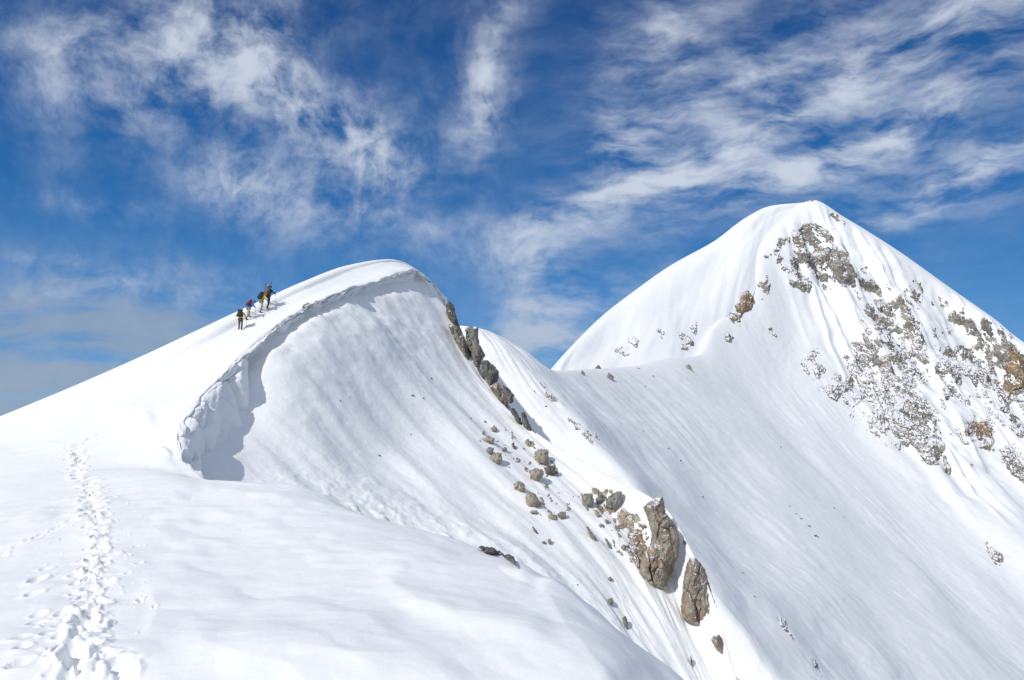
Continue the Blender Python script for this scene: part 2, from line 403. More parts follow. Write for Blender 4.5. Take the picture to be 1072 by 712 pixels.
# snow banked up against the upper cornice, and a small buttress in the hollow
bank = sstep(0, .55, U) * (1 - sstep(.9, 3.2, U)) * sstep(3.6, 5.2, V) * (1 - sstep(8.6, 9.4, V))
p2[:, 2] += bank * (.95 + .5 * fbm(p * .3 + 21, 3))
but = np.exp(-((V - 3.0 - .25 * (U - 1)) / .42) ** 2) * sstep(.2, 1.2, U) * (1 - sstep(2.2, 4.5, U))
p2 += nrm * (but * .35)[:, None]
face_o = grid_mesh('summit_face', p2.reshape(*sh, 3), M_face); tag(face_o, kind='structure', label='steep snow face below the cornice of the near summit')

# ------------------------------------------------------------------ FAR BOWL AND PEAK
BW = [
 [(440,400,150),(470,340,128),(500,420,116),(570,520,106),(660,640,96),(760,800,86)],
 [(470,390,150),(492,342,126),(520,390,119),(590,480,108),(680,590,98),(790,760,86)],
 [(490,390,155),(508,345.5,128),(560,400,119),(640,490,108),(720,590,98),(800,690,89),(870,800,81)],
 [(520,400,170),(540,361,138),(600,420,128),(690,520,116),(780,620,104),(860,720,94),(920,800,88)],
 [(570,420,200),(582,388,160),(640,440,150),(740,550,130),(840,650,114),(960,800,98)],
 [(610,420,235),(618,386,188),(670,435,176),(780,550,148),(890,660,124),(1010,800,106)],
 [(655,415,265),(660,383.5,218),(710,425,205),(820,540,170),(940,660,138),(1060,800,116)],
 [(700,410,295),(700,374.5,248),(750,420,234),(860,530,194),(980,650,156),(1120,800,128)],
 [(730,405,320),(729,372,272),(775,415,256),(890,530,214),(1010,650,170),(1160,800,142)],
 [(750,380,350),(746,342,306),(790,405,278),(850,470,246),(950,575,205),(1060,680,172),(1210,820,148)],
 [(768,335,395),(775,312,344),(805,370,312),(850,440,274),(960,550,230),(1080,660,188),(1260,820,158)],
 [(790,275,430),(795,256,382),(822,320,352),(862,405,305),(970,520,252),(1100,640,204),(1310,820,168)],
 [(818,245,445),(822,227,408),(850,290,378),(895,385,325),(1005,505,266),(1135,620,216),(1360,820,178)],
 [(850,240,460),(851,209.5,420),(878,270,394),(935,370,342),(1035,490,282),(1175,610,232),(1410,820,188)],
 [(895,255,460),(885,228,420),(922,290,394),(985,390,345),(1075,482,298),(1210,600,246),(1460,820,198)],
 [(955,300,455),(938,261,415),(975,325,392),(1030,405,356),(1105,482,312),(1240,590,262),(1510,820,208)],
 [(1015,340,450),(993,300,410),(1030,360,388),(1085,430,358),(1160,500,318),(1300,610,268),(1560,820,218)],
 [(1060,370,440),(1040,333,402),(1085,395,380),(1150,460,350),(1240,540,310),(1380,640,268),(1620,820,228)],
 [(1110,400,430),(1085,366,396),(1140,420,374),(1220,490,344),(1320,570,310),(1460,670,270),(1700,820,238)],
 [(1300,480,430),(1260,440,390),(1330,490,370),(1400,550,345),(1480,620,315),(1600,710,280),(1800,830,250)],
]
def resample2(l, n):   # keep the crest as column 1
    return np.concatenate([np.array([l[0]], float), resample(l[1:], n - 1)])
BWc = [resample2(l, 9) for l in BW]
A, tv, tu = patch(BWc, [14,16,30,34,34,34,34,34,34,34,34,34,34,38,42,42,42,34,30], [12] + [64] * 7)
P = unproj(A[..., 0], A[..., 1], A[..., 2]); sh = P.shape[:2]; p = P.reshape(-1, 3); nrm = grid_normals(P).reshape(-1, 3)
U = np.broadcast_to(tu, sh).ravel(); V = np.broadcast_to(tv[:, None], sh).ravel()
px, py = A[..., 0].ravel(), A[..., 1].ravel()
q = np.stack([V * 1.3, U * .8, 0 * V], -1)
off = sstep(1.0, 1.5, U)
disp = off * (1.6 * fbm(q * (.5, .8, 1) + 5, 2))
fl = 1 - np.abs(fbm(np.stack([V * 3.2, U * .5, 0 * V], -1) + 2, 4)) * 2
disp += off * (fl - .5) * np.clip(.6 + 2.2 * fbm(p * .012 + 77, 2), 0, 1.5) * (.6 * (1 - sstep(5, 8, V)) * (1 - sstep(1.8, 3.2, U)) + .015)
# rugged relief on the rocky flank of the peak
rug = sstep(10.6, 12.5, V) * sstep(1.05, 1.5, U) * (1 - sstep(3.6, 4.8, U))
disp += rug * (5.5 * fbm(p * .022 + 4, 3) + 2.0 * fbm(p * .07 + 9, 3))
gull = 1 - np.abs(fbm(np.stack([V * 1.5 + .35 * U, U * .3, 0 * V], -1) + 41, 2)) * 2.4
disp += rug * 4.5 * (gull - .55)
# small outcrop rib across the bowl foot
disp += off * (.14 * fbm(p * .35, 3) + .3 * np.clip(fbm(p * (.035, .035, .035) + 61, 3) * 2, -.2, 1) * np.clip(fl * 1.2 - .3, 0, 1))
p2 = p + nrm * disp[:, None]
bowl_o = grid_mesh('far_mountain', p2.reshape(*sh, 3), M_bowl); tag(bowl_o, kind='structure', label='far snow peak with the wide snow bowl below its ridge')

DM = [
 [(560,430,300),(574,390,240),(580,400,225),(590,420,215)],
 [(580,420,320),(592,369,258),(600,395,232),(615,420,222)],
 [(612,385,350),(629,332,300),(645,385,250),(665,410,238)],
 [(648,345,380),(664,305,330),(690,360,275),(715,405,258)],
 [(680,320,410),(704,277,358),(725,335,305),(748,385,285)],
 [(725,280,440),(749,252,388),(762,290,345),(780,330,325)],
 [(765,250,460),(781,228,405),(790,245,385),(802,275,370)],
 [(800,240,470),(806,215.8,414),(814,226,405),(824,245,400)],
 [(835,240,470),(835,212.6,419),(840,217,416),(846,228,412)],
 [(860,240,475),(856,211,423),(860,216,420),(866,226,418)],
]
DMc = [resample2(l, 5) for l in DM]
A, tv, tu = patch(DMc, [10, 30, 40, 40, 40, 34, 24, 20, 10], [10, 40, 40, 40])
P = unproj(A[..., 0], A[..., 1], A[..., 2]); sh = P.shape[:2]; p = P.reshape(-1, 3); nrm = grid_normals(P).reshape(-1, 3)
U = np.broadcast_to(tu, sh).ravel(); V = np.broadcast_to(tv[:, None], sh).ravel()
disp = sstep(1.0, 1.6, U) * (1 - sstep(6, 8, V)) * (.8 * fbm(np.stack([V * 1.1 + U * .7, U * .6, 0 * V], -1) + 3, 3))
dome_o = grid_mesh('peak_shoulder', (p + nrm * disp[:, None]).reshape(*sh, 3), M_dome); tag(dome_o, kind='structure', label='rounded snow shoulder on the left of the far peak')

# ------------------------------------------------------------------ valley floor far below, to the horizon
m, nt, b = newmat('valley_land'); L = nt.links.new
tc = N(nt, 'ShaderNodeTexCoord'); n1 = N(nt, 'ShaderNodeTexNoise', i_Scale=.0004, i_Detail=8.); L(tc.outputs['Object'], n1.inputs['Vector'])
r1 = N(nt, 'ShaderNodeValToRGB'); r1.color_ramp.elements[0].color = (.05, .07, .06, 1); r1.color_ramp.elements[1].color = (.5, .54, .6, 1)
r1.color_ramp.elements[0].position = .4; r1.color_ramp.elements[1].position = .6
L(n1.outputs['Fac'], r1.inputs['Fac']); L(r1.outputs['Color'], b.inputs['Base Color']); b.inputs['Roughness'].default_value = .9
aa, ra = np.linspace(0, 2 * math.pi, 97), np.concatenate([[1], np.geomspace(200, 90000, 60)])
G = np.stack([np.outer(ra, np.cos(aa)), np.outer(ra, np.sin(aa)), np.full((len(ra), len(aa)), -900.)], -1)
g = G.reshape(-1, 3); g[:, 2] += 260 * fbm(g * (1 / 5200, 1 / 5200, 0) + 2, 4) * sstep(300, 4000, np.hypot(g[:, 0], g[:, 1]))
val = grid_mesh('terrain', g.reshape(G.shape), m); tag(val, kind='structure', label='distant valley land far below the mountain')

bpy.context.view_layer.update()
TERR = {'near': near_o, 'face': face_o, 'bowl': bowl_o, 'dome': dome_o}
def cast(px, py, which=('near', 'face', 'bowl', 'dome')):
    d = unproj(px, py, 1.0); d = Vector(d); L_ = d.length; d.normalize()
    best = None
    for w_ in which:
        ok, loc, nn, _ = TERR[w_].ray_cast(Vector((0, 0, 0)), d)
        if ok and (best is None or loc.length < best[0].length): best = (loc.copy(), nn.copy(), w_)
    if best is None: return None
    return best[0], best[1], best[0].length / L_      # point, normal, depth r
def ground(x, y, which=('near', 'face', 'bowl')):
    z = None
    for w_ in which:
        ok, loc, nn, _ = TERR[w_].ray_cast(Vector((x, y, 400)), Vector((0, 0, -1)))
        if ok and (z is None or loc.z > z): z = loc.z
    return z

# ------------------------------------------------------------------ ROCKS
R_tan = rock_mat('tan_rock', (.17, .155, .125), (.46, .41, .32), (.42, .22, .11), 1.5, .12, .55)
R_grey = rock_mat('grey_rock', (.14, .135, .12), (.40, .38, .32), (.36, .25, .14), 1.5, .12, .25)
R_dark = rock_mat('dark_rock', (.05, .05, .052), (.25, .24, .21), (.22, .16, .11), 1.5, .1, .2)
R_far = rock_mat('far_rock', (.10, .095, .088), (.42, .385, .32), (.42, .30, .17), 4., .26, .35)
R_farb = rock_mat('far_brown_rock', (.14, .11, .08), (.40, .31, .21), (.42, .25, .11), 4., .16, .5)
B_tan = rock_mat('bare_tan_rock', (.20, .18, .15), (.52, .47, .38), (.46, .27, .14), .8, 0, .4)
B_grey = rock_mat('bare_grey_rock', (.14, .135, .12), (.42, .40, .34), (.36, .25, .14), .8, 0, .25)
B_dark = rock_mat('bare_dark_rock', (.06, .06, .06), (.25, .24, .21), (.22, .16, .11), .8, 0, .2)
BARE = {'tan_rock': B_tan, 'grey_rock': B_grey, 'dark_rock': B_dark}
ROCKS = []
def inpoly(poly, x, y):
    P_ = np.array(poly, float); n = len(P_); ins = np.zeros(x.shape, bool); dist = np.full(x.shape, 1e9)
    for k in range(n):
        a, b = P_[k], P_[(k + 1) % n]
        c = ((a[1] > y) != (b[1] > y)) & (x < (b[0] - a[0]) * (y - a[1]) / (b[1] - a[1] + 1e-12) + a[0])
        ins ^= c
        ab = b - a; t = np.clip(((x - a[0]) * ab[0] + (y - a[1]) * ab[1]) / (ab @ ab), 0, 1)
        dist = np.minimum(dist, np.hypot(x - a[0] - t * ab[0], y - a[1] - t * ab[1]))
    return ins, dist
def finish(name, V_, Fq, mat, label, group=None):
    me = bpy.data.meshes.new(name); c = V_.mean(0)
    me.vertices.add(len(V_)); me.vertices.foreach_set('co', (V_ - c).reshape(-1).astype(np.float32))
    quads_to_mesh(me, Fq, False); me.materials.append(mat)
    o = bpy.data.objects.new(name, me); o.location = c; COL.objects.link(o)
    if name == 'rock_rubble' or 'speckle of small stones' in label: o['kind'] = 'stuff'
    tag(o, label, 'rock', group); ROCKS.append(o); return o
def crag(poly, label, mat, anchor=None, lean=.02, cell=7, step=1.0, bulge=None, name='rock', seed=None, group=None, thick=1.0, surf=('near', 'face', 'bowl')):
    """A jointed rock with the traced outline: faceted front, real thickness, foot sunk in the snow."""
    seed = seed if seed is not None else random.randint(0, 9999)
    if name in ('boulder', 'stone'): mat = BARE[mat.name]
    P_ = np.array(poly, float); x0, y0 = P_.min(0) - 2; x1, y1 = P_.max(0) + 2
    if anchor is None: anchor = (P_[:, 0].mean(), P_[:, 1].mean() + .2 * (y1 - y0))
    for k in range(40):
        h = cast(anchor[0] - k * 1.5, anchor[1] + k, which=surf)
        if h: break
    r0 = h[2]
    mpp = r0 / F
    nx, ny = int((x1 - x0) / step) + 1, int((y1 - y0) / step) + 1
    X, Y = np.meshgrid(np.linspace(x0, x1, nx), np.linspace(y0, y1, ny))
    x, y = X.ravel(), Y.ravel()
    # ragged outline
    sz_ = min(1, min(x1 - x0, y1 - y0) / 34)
    jx = 1.2 * sz_ * perlin(np.stack([x * .25, y * .25, 0 * x + seed], -1)); jy = 1.2 * sz_ * perlin(np.stack([x * .25, y * .25, 0 * x + seed + 40], -1))
    ins, d = inpoly(poly, x + jx, y + jy)
    W_, H_ = (x1 - x0), (y1 - y0)
    mx = min(W_, H_) * .5
    bulge = bulge if bulge is not None else mx * .9
    prof = np.clip(d / (mx * .5), 0, 1) ** .6
    cw = max(cell * 1.5, 4)
    wob = 2.2 * perlin(np.stack([x * .11, y * .09, 0 * x + seed + 7], -1))
    q = np.stack([(x - .12 * y + wob) / cw, (y + 2 * wob) / (cw * 2.6)], -1)
    q2 = np.stack([(x + .2 * y) / (cw * .45), y / (cw * .7)], -1)
    f = facets(q, seed, 1.3) * .62 * cw + facets(q2, seed + 1, 1.0) * .16 * cw + 1.2 * fbm(np.stack([x * .35, y * .2, 0 * x + seed], -1), 3)
    f = f * max(sz_, .45)
    front = r0 - mpp * (prof * (bulge + f)) + (anchor[1] - y) * lean
    back = r0 + (anchor[1] - y) * lean + mpp * (bulge * thick * prof + 1)
    keep = ins.reshape(ny, nx)
    cellk = keep[:-1, :-1] & keep[:-1, 1:] & keep[1:, 1:] & keep[1:, :-1]
    idx = np.arange(nx * ny).reshape(ny, nx)
    qf = np.stack([idx[:-1, :-1], idx[1:, :-1], idx[1:, 1:], idx[:-1, 1:]], -1)[cellk]
    if len(qf) == 0: return None
    Vf = unproj(x, y, front); Vb = unproj(x, y, back)
    # boundary edges -> side walls
    e = np.concatenate([qf[:, [0, 1]], qf[:, [1, 2]], qf[:, [2, 3]], qf[:, [3, 0]]])
    key = {}
    for a, b in e.tolist(): key[(a, b)] = 1
    bd = [(a, b) for (a, b) in key if (b, a) not in key]
    n = nx * ny
    sides = np.array([[b, a, a + n, b + n] for a, b in bd])
    allq = np.concatenate([qf, qf[:, ::-1] + n, sides])
    V_ = np.concatenate([Vf, Vb]); used = np.unique(allq); mp = np.zeros(len(V_), int); mp[used] = np.arange(len(used))
    return finish(name, V_[used], mp[allq], mat, label, group)
def band(poly, label, mat, amp=2.2, cell=2.7, cover=.5, step=.8, surf=('bowl',), name='rock_outcrop', seed=0, soft=10, elong=1.8, dirn=(.55, .83), group=None):
    """Broken rock poking through the snow cover of a face: a craggy sheet, only its crests above the snow."""
    P_ = np.array(poly, float); x0, y0 = P_.min(0) - 1; x1, y1 = P_.max(0) + 1
    nx, ny = int((x1 - x0) / step) + 1, int((y1 - y0) / step) + 1
    X, Y = np.meshgrid(np.linspace(x0, x1, nx), np.linspace(y0, y1, ny)); x, y = X.ravel(), Y.ravel()
    ins, d = inpoly(poly, x, y)
    pos = np.zeros((len(x), 3)); ok = np.zeros(len(x), bool); nn = []
    for k in np.where(ins)[0]:
        h = cast(x[k], y[k], which=surf)
        if h: pos[k] = h[0]; ok[k] = True; nn.append(h[1])
    if not nn: print('NO SURFACE FOR', label); return None
    nm = np.mean(np.array(nn), 0); nm /= np.linalg.norm(nm)
    nm = nm * .75 + np.array([0, -.4, .25]); nm /= np.linalg.norm(nm)
    mpp = np.median(np.linalg.norm(pos[ok], axis=1)) / F
    ca, sa = dirn; a = (x * sa - y * ca); b = (x * ca + y * sa)
    q = np.stack([a / cell, b / (cell * elong)], -1)
    w1 = fbm(np.stack([x * .05, y * .05, 0 * x + seed], -1), 2)
    w2 = fbm(np.stack([a * .10, b * .05, 0 * x + seed + 9], -1), 3)
    f = facets(q, seed, 1.0) * .9 + facets(q * 2.3 + 5, seed + 1, .8) * .35
    lift = .85 * f + 2.6 * w2 + 1.2 * w1
    thr = np.quantile(lift[ok], 1 - cover)
    hgt = (lift - thr) - .8 * (1 - sstep(0, soft, d))
    hgt = np.where(hgt > 0, hgt * .55 + .22, hgt * 2.0)
    V_ = pos + nm * (hgt * amp * mpp)[:, None]
    show = (ok & (hgt > -1.5)).reshape(ny, nx)
    up = (hgt > 0).reshape(ny, nx)
    ck = show[:-1, :-1] & show[:-1, 1:] & show[1:, 1:] & show[1:, :-1] & (up[:-1, :-1] | up[:-1, 1:] | up[1:, 1:] | up[1:, :-1])
    idx = np.arange(nx * ny).reshape(ny, nx)
    qf = np.stack([idx[:-1, :-1], idx[1:, :-1], idx[1:, 1:], idx[:-1, 1:]], -1)[ck]
    used = np.unique(qf); mp = np.zeros(len(V_), int); mp[used] = np.arange(len(used))
    return finish(name, V_[used], mp[qf], mat, label, group)
def zc(pts, x0, y0, s): return [(x0 + a / s, y0 + b / s) for a, b in pts]
Z5 = lambda *p_: zc(p_, 420, 290, 3.392)
Z6 = lambda *p_: zc(p_, 490, 430, 2.637)
Z7 = lambda *p_: zc(p_, 570, 200, 3.56)
Z8 = lambda *p_: zc(p_, 740, 200, 2.226)
S_ = ('face',)
# the dark rib right of the near summit
crag(Z5((160,92),(172,82),(186,95),(195,125),(208,178),(195,185),(170,150),(156,128)), 'dark jagged rock spike at the top of the rocky rib, right of the near summit', R_dark, (472,336), surf=S_, cell=6)
crag(Z5((162,172),(185,166),(206,176),(226,215),(246,280),(252,322),(232,310),(212,280),(190,225)), 'tall leaning grey slab just below the dark rock spike', R_grey, (485,365), surf=S_, cell=9)
crag(Z5((225,180),(250,173),(274,178),(280,235),(302,278),(288,300),(275,342),(258,330),(245,270),(228,220)), 'tall square topped slab standing against the sky on the rocky rib', R_grey, (492,372), surf=S_, cell=8, thick=1.4)
crag(Z5((282,298),(305,292),(330,312),(350,335),(346,372),(312,392),(300,360),(286,340)), 'dark cracked block directly under the square topped slab', R_dark, (510,392), surf=S_, cell=5)
crag(Z5((310,388),(345,372),(365,400),(384,440),(385,478),(362,462),(340,432)), 'pale brown wedge shaped block half way down the rocky rib', R_tan, (520,412), surf=S_, cell=7)
crag(Z5((355,382),(378,388),(402,415),(400,448),(384,452),(366,410)), 'dark block right of the pale brown wedge on the rocky rib', R_dark, (530,412), surf=S_, cell=5)
crag(Z5((378,456),(402,462),(424,500),(432,528),(412,520),(388,485)), 'dark broken rock near the foot of the rocky rib', R_dark, (528,438), surf=S_, cell=4)
crag(Z5((425,485),(436,473),(452,505),(471,556),(450,548),(430,525)), 'small pointed rock ending the foot of the rocky rib', R_dark, (548,448), surf=S_, cell=4)
# the two big crags
A_ = Z6((482,264),(500,248),(520,240),(538,234),(543,260),(546,280),(562,298),(572,312),(580,335),(586,358),(583,390),(572,425),(562,455),(552,482),(538,494),(520,490),(505,486),(490,468),(471,448),(474,425),(480,400),(492,385),(503,365),(506,345),(498,310))
crag(A_, 'biggest tan and rust streaked crag, standing at the crest above the shaded gully', R_tan, (678,608), lean=.035, surf=S_, cell=9, step=.7, bulge=13, name='rock_crag')
crag(Z6((592,385),(602,360),(588,345),(596,372)), 'dark sliver of rock beside the biggest tan crag', R_dark, (716,575), surf=S_, cell=3)
B_ = Z6((603,420),(612,405),(628,403),(655,435),(664,470),(674,500),(684,535),(690,570),(691,612),(665,614),(640,604),(622,592),(605,585),(590,572),(586,545),(590,500),(595,455))
crag(B_, 'tall grey and tan crag below and right of the biggest one', R_tan, (725,655), lean=.035, surf=S_, cell=8, step=.7, bulge=12, name='rock_crag')
crag(Z6((668,632),(680,616),(694,614),(705,640),(709,684),(694,668),(678,652)), 'small crag tucked under the foot of the tall grey and tan crag', R_tan, (755,680), surf=S_, cell=4, name='rock_crag')
band(Z6((405,290),(428,262),(445,280),(470,300),(496,318),(504,350),(500,385),(470,400),(485,430),(470,445),(450,405),(428,392),(440,355),(420,325)), 'rusty broken rubble lying left of the biggest tan crag', R_tan, amp=4.2, cell=5.5, cover=.62, surf=S_, name='rock_rubble', step=.6, soft=3, elong=1.5)
crag(Z6((380,242),(398,226),(412,220),(426,222),(428,245),(416,272),(404,292),(386,275),(378,258)), 'rounded pale boulder between the fan shaped rocks and the rusty rubble', R_grey, surf=S_, cell=7, name='boulder')
crag(Z6((312,240),(318,228),(345,226),(350,250),(342,268),(326,274),(314,262)), 'fan shaped cluster of grey slabs left of the rounded pale boulder', R_grey, surf=S_, cell=3.2, name='boulder')
crag(Z6((352,242),(362,222),(374,226),(374,248),(360,266),(352,258)), 'narrow upright stone between the fan shaped slabs and the rounded boulder', R_grey, surf=S_, cell=4, name='boulder')
crag(Z6((344,274),(360,274),(368,290),(356,299)), 'small brown stone beneath the fan shaped slabs', R_tan, surf=S_, cell=3, name='boulder')
crag(Z6((184,112),(200,104),(222,107),(225,148),(208,160),(190,150),(184,130)), 'orange tan block, tallest of the pile below the rocky rib', R_tan, surf=S_, cell=7, name='boulder')
crag(Z6((168,166),(186,156),(206,160),(212,176),(196,200),(178,196),(168,182)), 'pinkish brown block at the lower left of the pile below the rocky rib', R_tan, surf=S_, cell=6, name='boulder')
crag(Z6((208,158),(225,148),(244,150),(244,176),(232,184),(214,176)), 'dark block at the right of the pile below the rocky rib', R_dark, surf=S_, cell=5, name='boulder')
crag(Z6((124,202),(138,192),(152,196),(160,222),(142,229),(126,216)), 'brown stone above the flat topped tan boulder', R_tan, surf=S_, cell=5, name='boulder')
crag(Z6((156,235),(164,220),(184,226),(210,258),(190,268),(162,270)), 'flat topped tan boulder with a rusty crown', R_tan, surf=S_, cell=6, name='boulder')
crag(Z6((168,276),(190,272),(194,284),(174,286)), 'small stone under the flat topped tan boulder', R_tan, surf=S_, cell=3, name='boulder')
crag(Z6((244,284),(256,276),(270,278),(270,298),(254,303)), 'grey stone alone to the right of the flat topped tan boulder', R_grey, surf=S_, cell=4, name='boulder')
for pts, lab, mt in [
    (((62,46),(72,38),(82,46),(78,60),(64,58)), 'topmost stone of the loose group at the start of the boulder field', R_tan),
    (((40,76),(56,68),(76,76),(70,92),(46,90)), 'flat brown stone in the loose group at the start of the boulder field', R_tan),
    (((36,58),(46,52),(50,62),(38,68)), 'tiny brown stone left of the topmost one in the loose group', R_tan),
    (((48,106),(60,98),(72,102),(70,122),(52,124)), 'pale grey green stone in the loose group at the start of the boulder field', R_grey),
    (((58,126),(78,114),(94,114),(97,138),(80,156),(62,144)), 'largest rounded tan stone of the loose group', R_tan),
    (((94,102),(106,98),(110,112),(98,114)), 'small grey stone at the right of the loose group', R_grey),
    (((156,80),(168,76),(177,98),(162,100)), 'small orange stone between the loose group and the block pile', R_tan),
    (((118,90),(128,86),(134,108),(124,106)), 'thin dark stone poking out beside the loose group', R_dark),
    (((322,316),(332,320),(356,352),(352,364),(336,348)), 'thin grey slab lying down the slope below the fan shaped rocks', R_grey),
    (((374,350),(384,352),(402,386),(388,380)), 'second thin slab lying down the slope, left of the rubble', R_grey),
    (((384,460),(396,456),(400,468),(388,472)), 'small rust red stone alone on the lower snow face', R_tan),
    (((384,520),(398,514),(404,530),(396,542),(388,534)), 'small grey stone under the rust red one on the lower snow face', R_grey),
    (((424,570),(436,564),(444,588),(442,608),(430,598)), 'upright grey stone lowest on the snow face above the foreground mound', R_grey),
    (((202,358),(214,360),(214,368),(204,366)), 'left stone of a small pair above the foreground mound', R_grey),
    (((218,354),(228,352),(232,368),(222,370)), 'right stone of a small pair above the foreground mound', R_grey),
    (((174,320),(182,320),(196,340),(188,340)), 'thin stone streak above the small pair of stones', R_dark),
    (((612,680),(616,674),(620,690),(622,712),(616,708)), 'dark stone at the bottom edge of the snow face', R_dark),
    ]:
    crag(Z6(*pts), lab, mt, surf=S_, cell=3.5, step=.7, name='stone')
band([(499,576),(507,573),(516,573),(527,570),(531,575),(537,583),(541,597),(536,594),(530,586),(524,581),(516,583),(510,581)], 'flat dark brown rock lying on the crest of the foreground snow mound', B_dark, amp=4, cell=6, cover=.995, surf=('near',), name='flat_rock', step=.4, soft=.6, seed=71)
band(Z6((95,40),(170,70),(225,100),(262,190),(290,290),(240,310),(180,290),(120,200),(90,120),(30,90),(30,40)), 'small rubble sprinkled between the boulders below the rocky rib', B_tan, amp=2.2, cell=3, cover=.10, surf=S_, name='rock_rubble', step=.7, soft=4, elong=1.3, seed=72)
band(Z6((300,225),(345,215),(420,215),(440,270),(500,300),(500,440),(470,450),(400,390),(350,300),(310,280)), 'broken stones linking the fan shaped slabs to the biggest crag', B_tan, amp=3, cell=4.5, cover=.30, surf=S_, name='rock_rubble', step=.7, soft=4, elong=1.6, seed=73)
band(Z5((165,95),(200,130),(215,180),(280,250),(330,300),(400,400),(440,470),(480,560),(430,530),(370,470),(300,380),(250,320),(205,250),(160,170)), 'dark broken bedrock between the slabs of the rocky rib', B_dark, amp=3, cell=4.5, cover=.5, surf=S_, name='rock_outcrop', step=.7, soft=3, elong=2, seed=74)
# far peak
band(Z8((235,68),(262,80),(285,92),(300,120),(330,150),(345,190),(385,205),(412,232),(405,248),(370,240),(330,228),(290,215),(250,212),(240,238),(215,242),(188,214),(200,185),(180,165),(150,175),(130,152),(165,112),(200,92)), 'speckled grey rock band just below the top of the far peak', R_far, cover=.62, seed=3, soft=5, cell=2.1)
band(Z8((275,140),(300,130),(322,150),(330,190),(300,205),(262,200),(258,180),(285,165)), 'dense dark rock in the middle of the upper band of the far peak', R_far, cover=.8, seed=5, soft=4, amp=2.2, cell=3)
band(Z8((274,52),(298,46),(330,70),(348,88),(330,92),(300,72)), 'thin line of rocks right beside the summit of the far peak', R_far, cover=.4, seed=7, soft=3)
band(Z8((228,22),(240,16),(252,20),(250,26),(232,28)), 'tiny rocks on the very top of the far peak', R_far, cover=.6, seed=8, soft=1, surf=('bowl', 'dome'))
band(Z7((690,445),(715,420),(735,385),(768,345),(776,380),(782,430),(768,462),(740,460),(728,505),(708,500),(686,480)), 'rust brown outcrop on the left shoulder of the far peak', R_farb, cover=.85, seed=11, soft=4, amp=2.6, cell=3, surf=('bowl','dome'))
band(Z7((645,590),(655,560),(680,530),(715,540),(712,558),(680,570)), 'small dark rocks under the rust brown outcrop', R_far, cover=.5, seed=12, soft=3, surf=('bowl','dome'))
band(Z7((775,300),(800,270),(835,280),(840,330),(850,400),(800,420),(780,340)), 'scattered rocks right of the rust brown outcrop', R_far, cover=.3, seed=13, soft=5)
band(Z7((820,505),(850,500),(870,530),(866,548),(830,535)), 'lone pair of rocks on the open snow under the upper band', R_far, cover=.5, seed=14, soft=3)
band(Z8((370,262),(400,250),(432,256),(462,228),(490,270),(500,330),(525,380),(512,430),(505,470),(528,520),(545,560),(556,600),(540,640),(515,645),(480,612),(430,602),(400,585),(362,560),(385,500),(360,490),(335,510),(300,492),(258,465),(300,440),(330,425),(308,380),(345,330),(372,326),(402,340),(380,310),(362,285)), 'largest mass of grey broken rock in the middle of the far peak', R_far, cover=.66, seed=21, soft=7, amp=2.0, cell=2.4)
band(Z8((385,430),(440,440),(505,480),(530,530),(548,580),(545,640),(515,640),(470,590),(410,560),(395,500)), 'solid pale rock at the lower end of the central rock mass', R_far, cover=.8, seed=22, soft=5, amp=2.4, cell=3.2)
band(Z8((548,618),(560,614),(568,650),(566,664),(552,658)), 'grey rock tooth at the lowest tip of the central rock mass', R_far, cover=.9, seed=23, soft=1.5, amp=3, cell=4)
band(Z8((216,402),(250,364),(270,372),(288,402),(270,432),(240,452),(222,430)), 'separate rock patch left of the central rock mass', R_far, cover=.5, seed=24, soft=4)
band(Z8((532,288),(560,282),(600,268),(640,290),(690,308),(716,345),(739,385),(760,400),(760,470),(735,480),(700,522),(668,505),(630,470),(600,440),(575,480),(556,492),(540,440),(524,400),(548,362),(600,362),(620,350),(590,318),(545,308)), 'rock band running down the right skyline of the far peak', R_far, cover=.62, seed=31, soft=6, amp=2.0, cell=2.5)
band(Z8((688,385),(705,372),(750,380),(765,440),(740,460),(712,470),(700,520),(686,500),(690,440)), 'yellow brown cliff at the right edge of the far peak', R_farb, cover=.9, seed=32, soft=4, amp=3.2, cell=4)
band(Z8((596,560),(620,535),(650,530),(672,565),(668,622),(640,605),(612,590)), 'rock patch with a yellow streak below the right band', R_farb, cover=.75, seed=33, soft=4, amp=2.2, cell=3)
band(Z8((676,592),(700,580),(739,600),(765,620),(770,690),(735,682),(706,660),(682,625)), 'lowest rock patch at the right edge of the far peak', R_far, cover=.75, seed=34, soft=4, amp=2.2, cell=3)
band(Z8((700,480),(739,470),(770,500),(770,600),(739,590),(700,560)), 'thin speckle of rocks between the cliff and the lowest patch on the right', R_far, cover=.3, seed=35, soft=5)
band(Z8((440,225),(500,190),(510,240),(480,262)), 'few small rocks above the central rock mass', R_far, cover=.25, seed=36, soft=4)
band(Z7((252,590),(275,560),(352,532),(356,560),(340,608),(300,622),(262,610)), 'leftmost rock speckle on the shoulder above the col', R_far, cover=.42, seed=41, soft=3, surf=('dome','bowl'))
band(Z7((395,520),(430,505),(465,520),(445,560),(430,570),(425,535)), 'middle rock speckle on the shoulder above the col', R_far, cover=.4, seed=42, soft=3, surf=('dome','bowl'))
band(Z7((488,525),(530,505),(578,482),(574,530),(552,600),(520,600),(495,612),(508,560)), 'rightmost rock speckle on the shoulder above the col', R_far, cover=.45, seed=43, soft=3, surf=('dome','bowl'))
band(Z5((475,370),(495,375),(550,430),(552,446),(520,440),(495,420)), 'small rocks on the slope beyond the rocky rib', R_far, cover=.5, seed=44, soft=3, surf=('bowl',))
band(Z5((580,490),(620,500),(690,545),(735,605),(690,625),(640,560),(585,530)), 'line of small rocks on the slope between the rib and the bowl', R_far, cover=.35, seed=45, soft=4, surf=('bowl',))
Z9 = lambda *p_: zc(p_, 760, 440, 2.619)
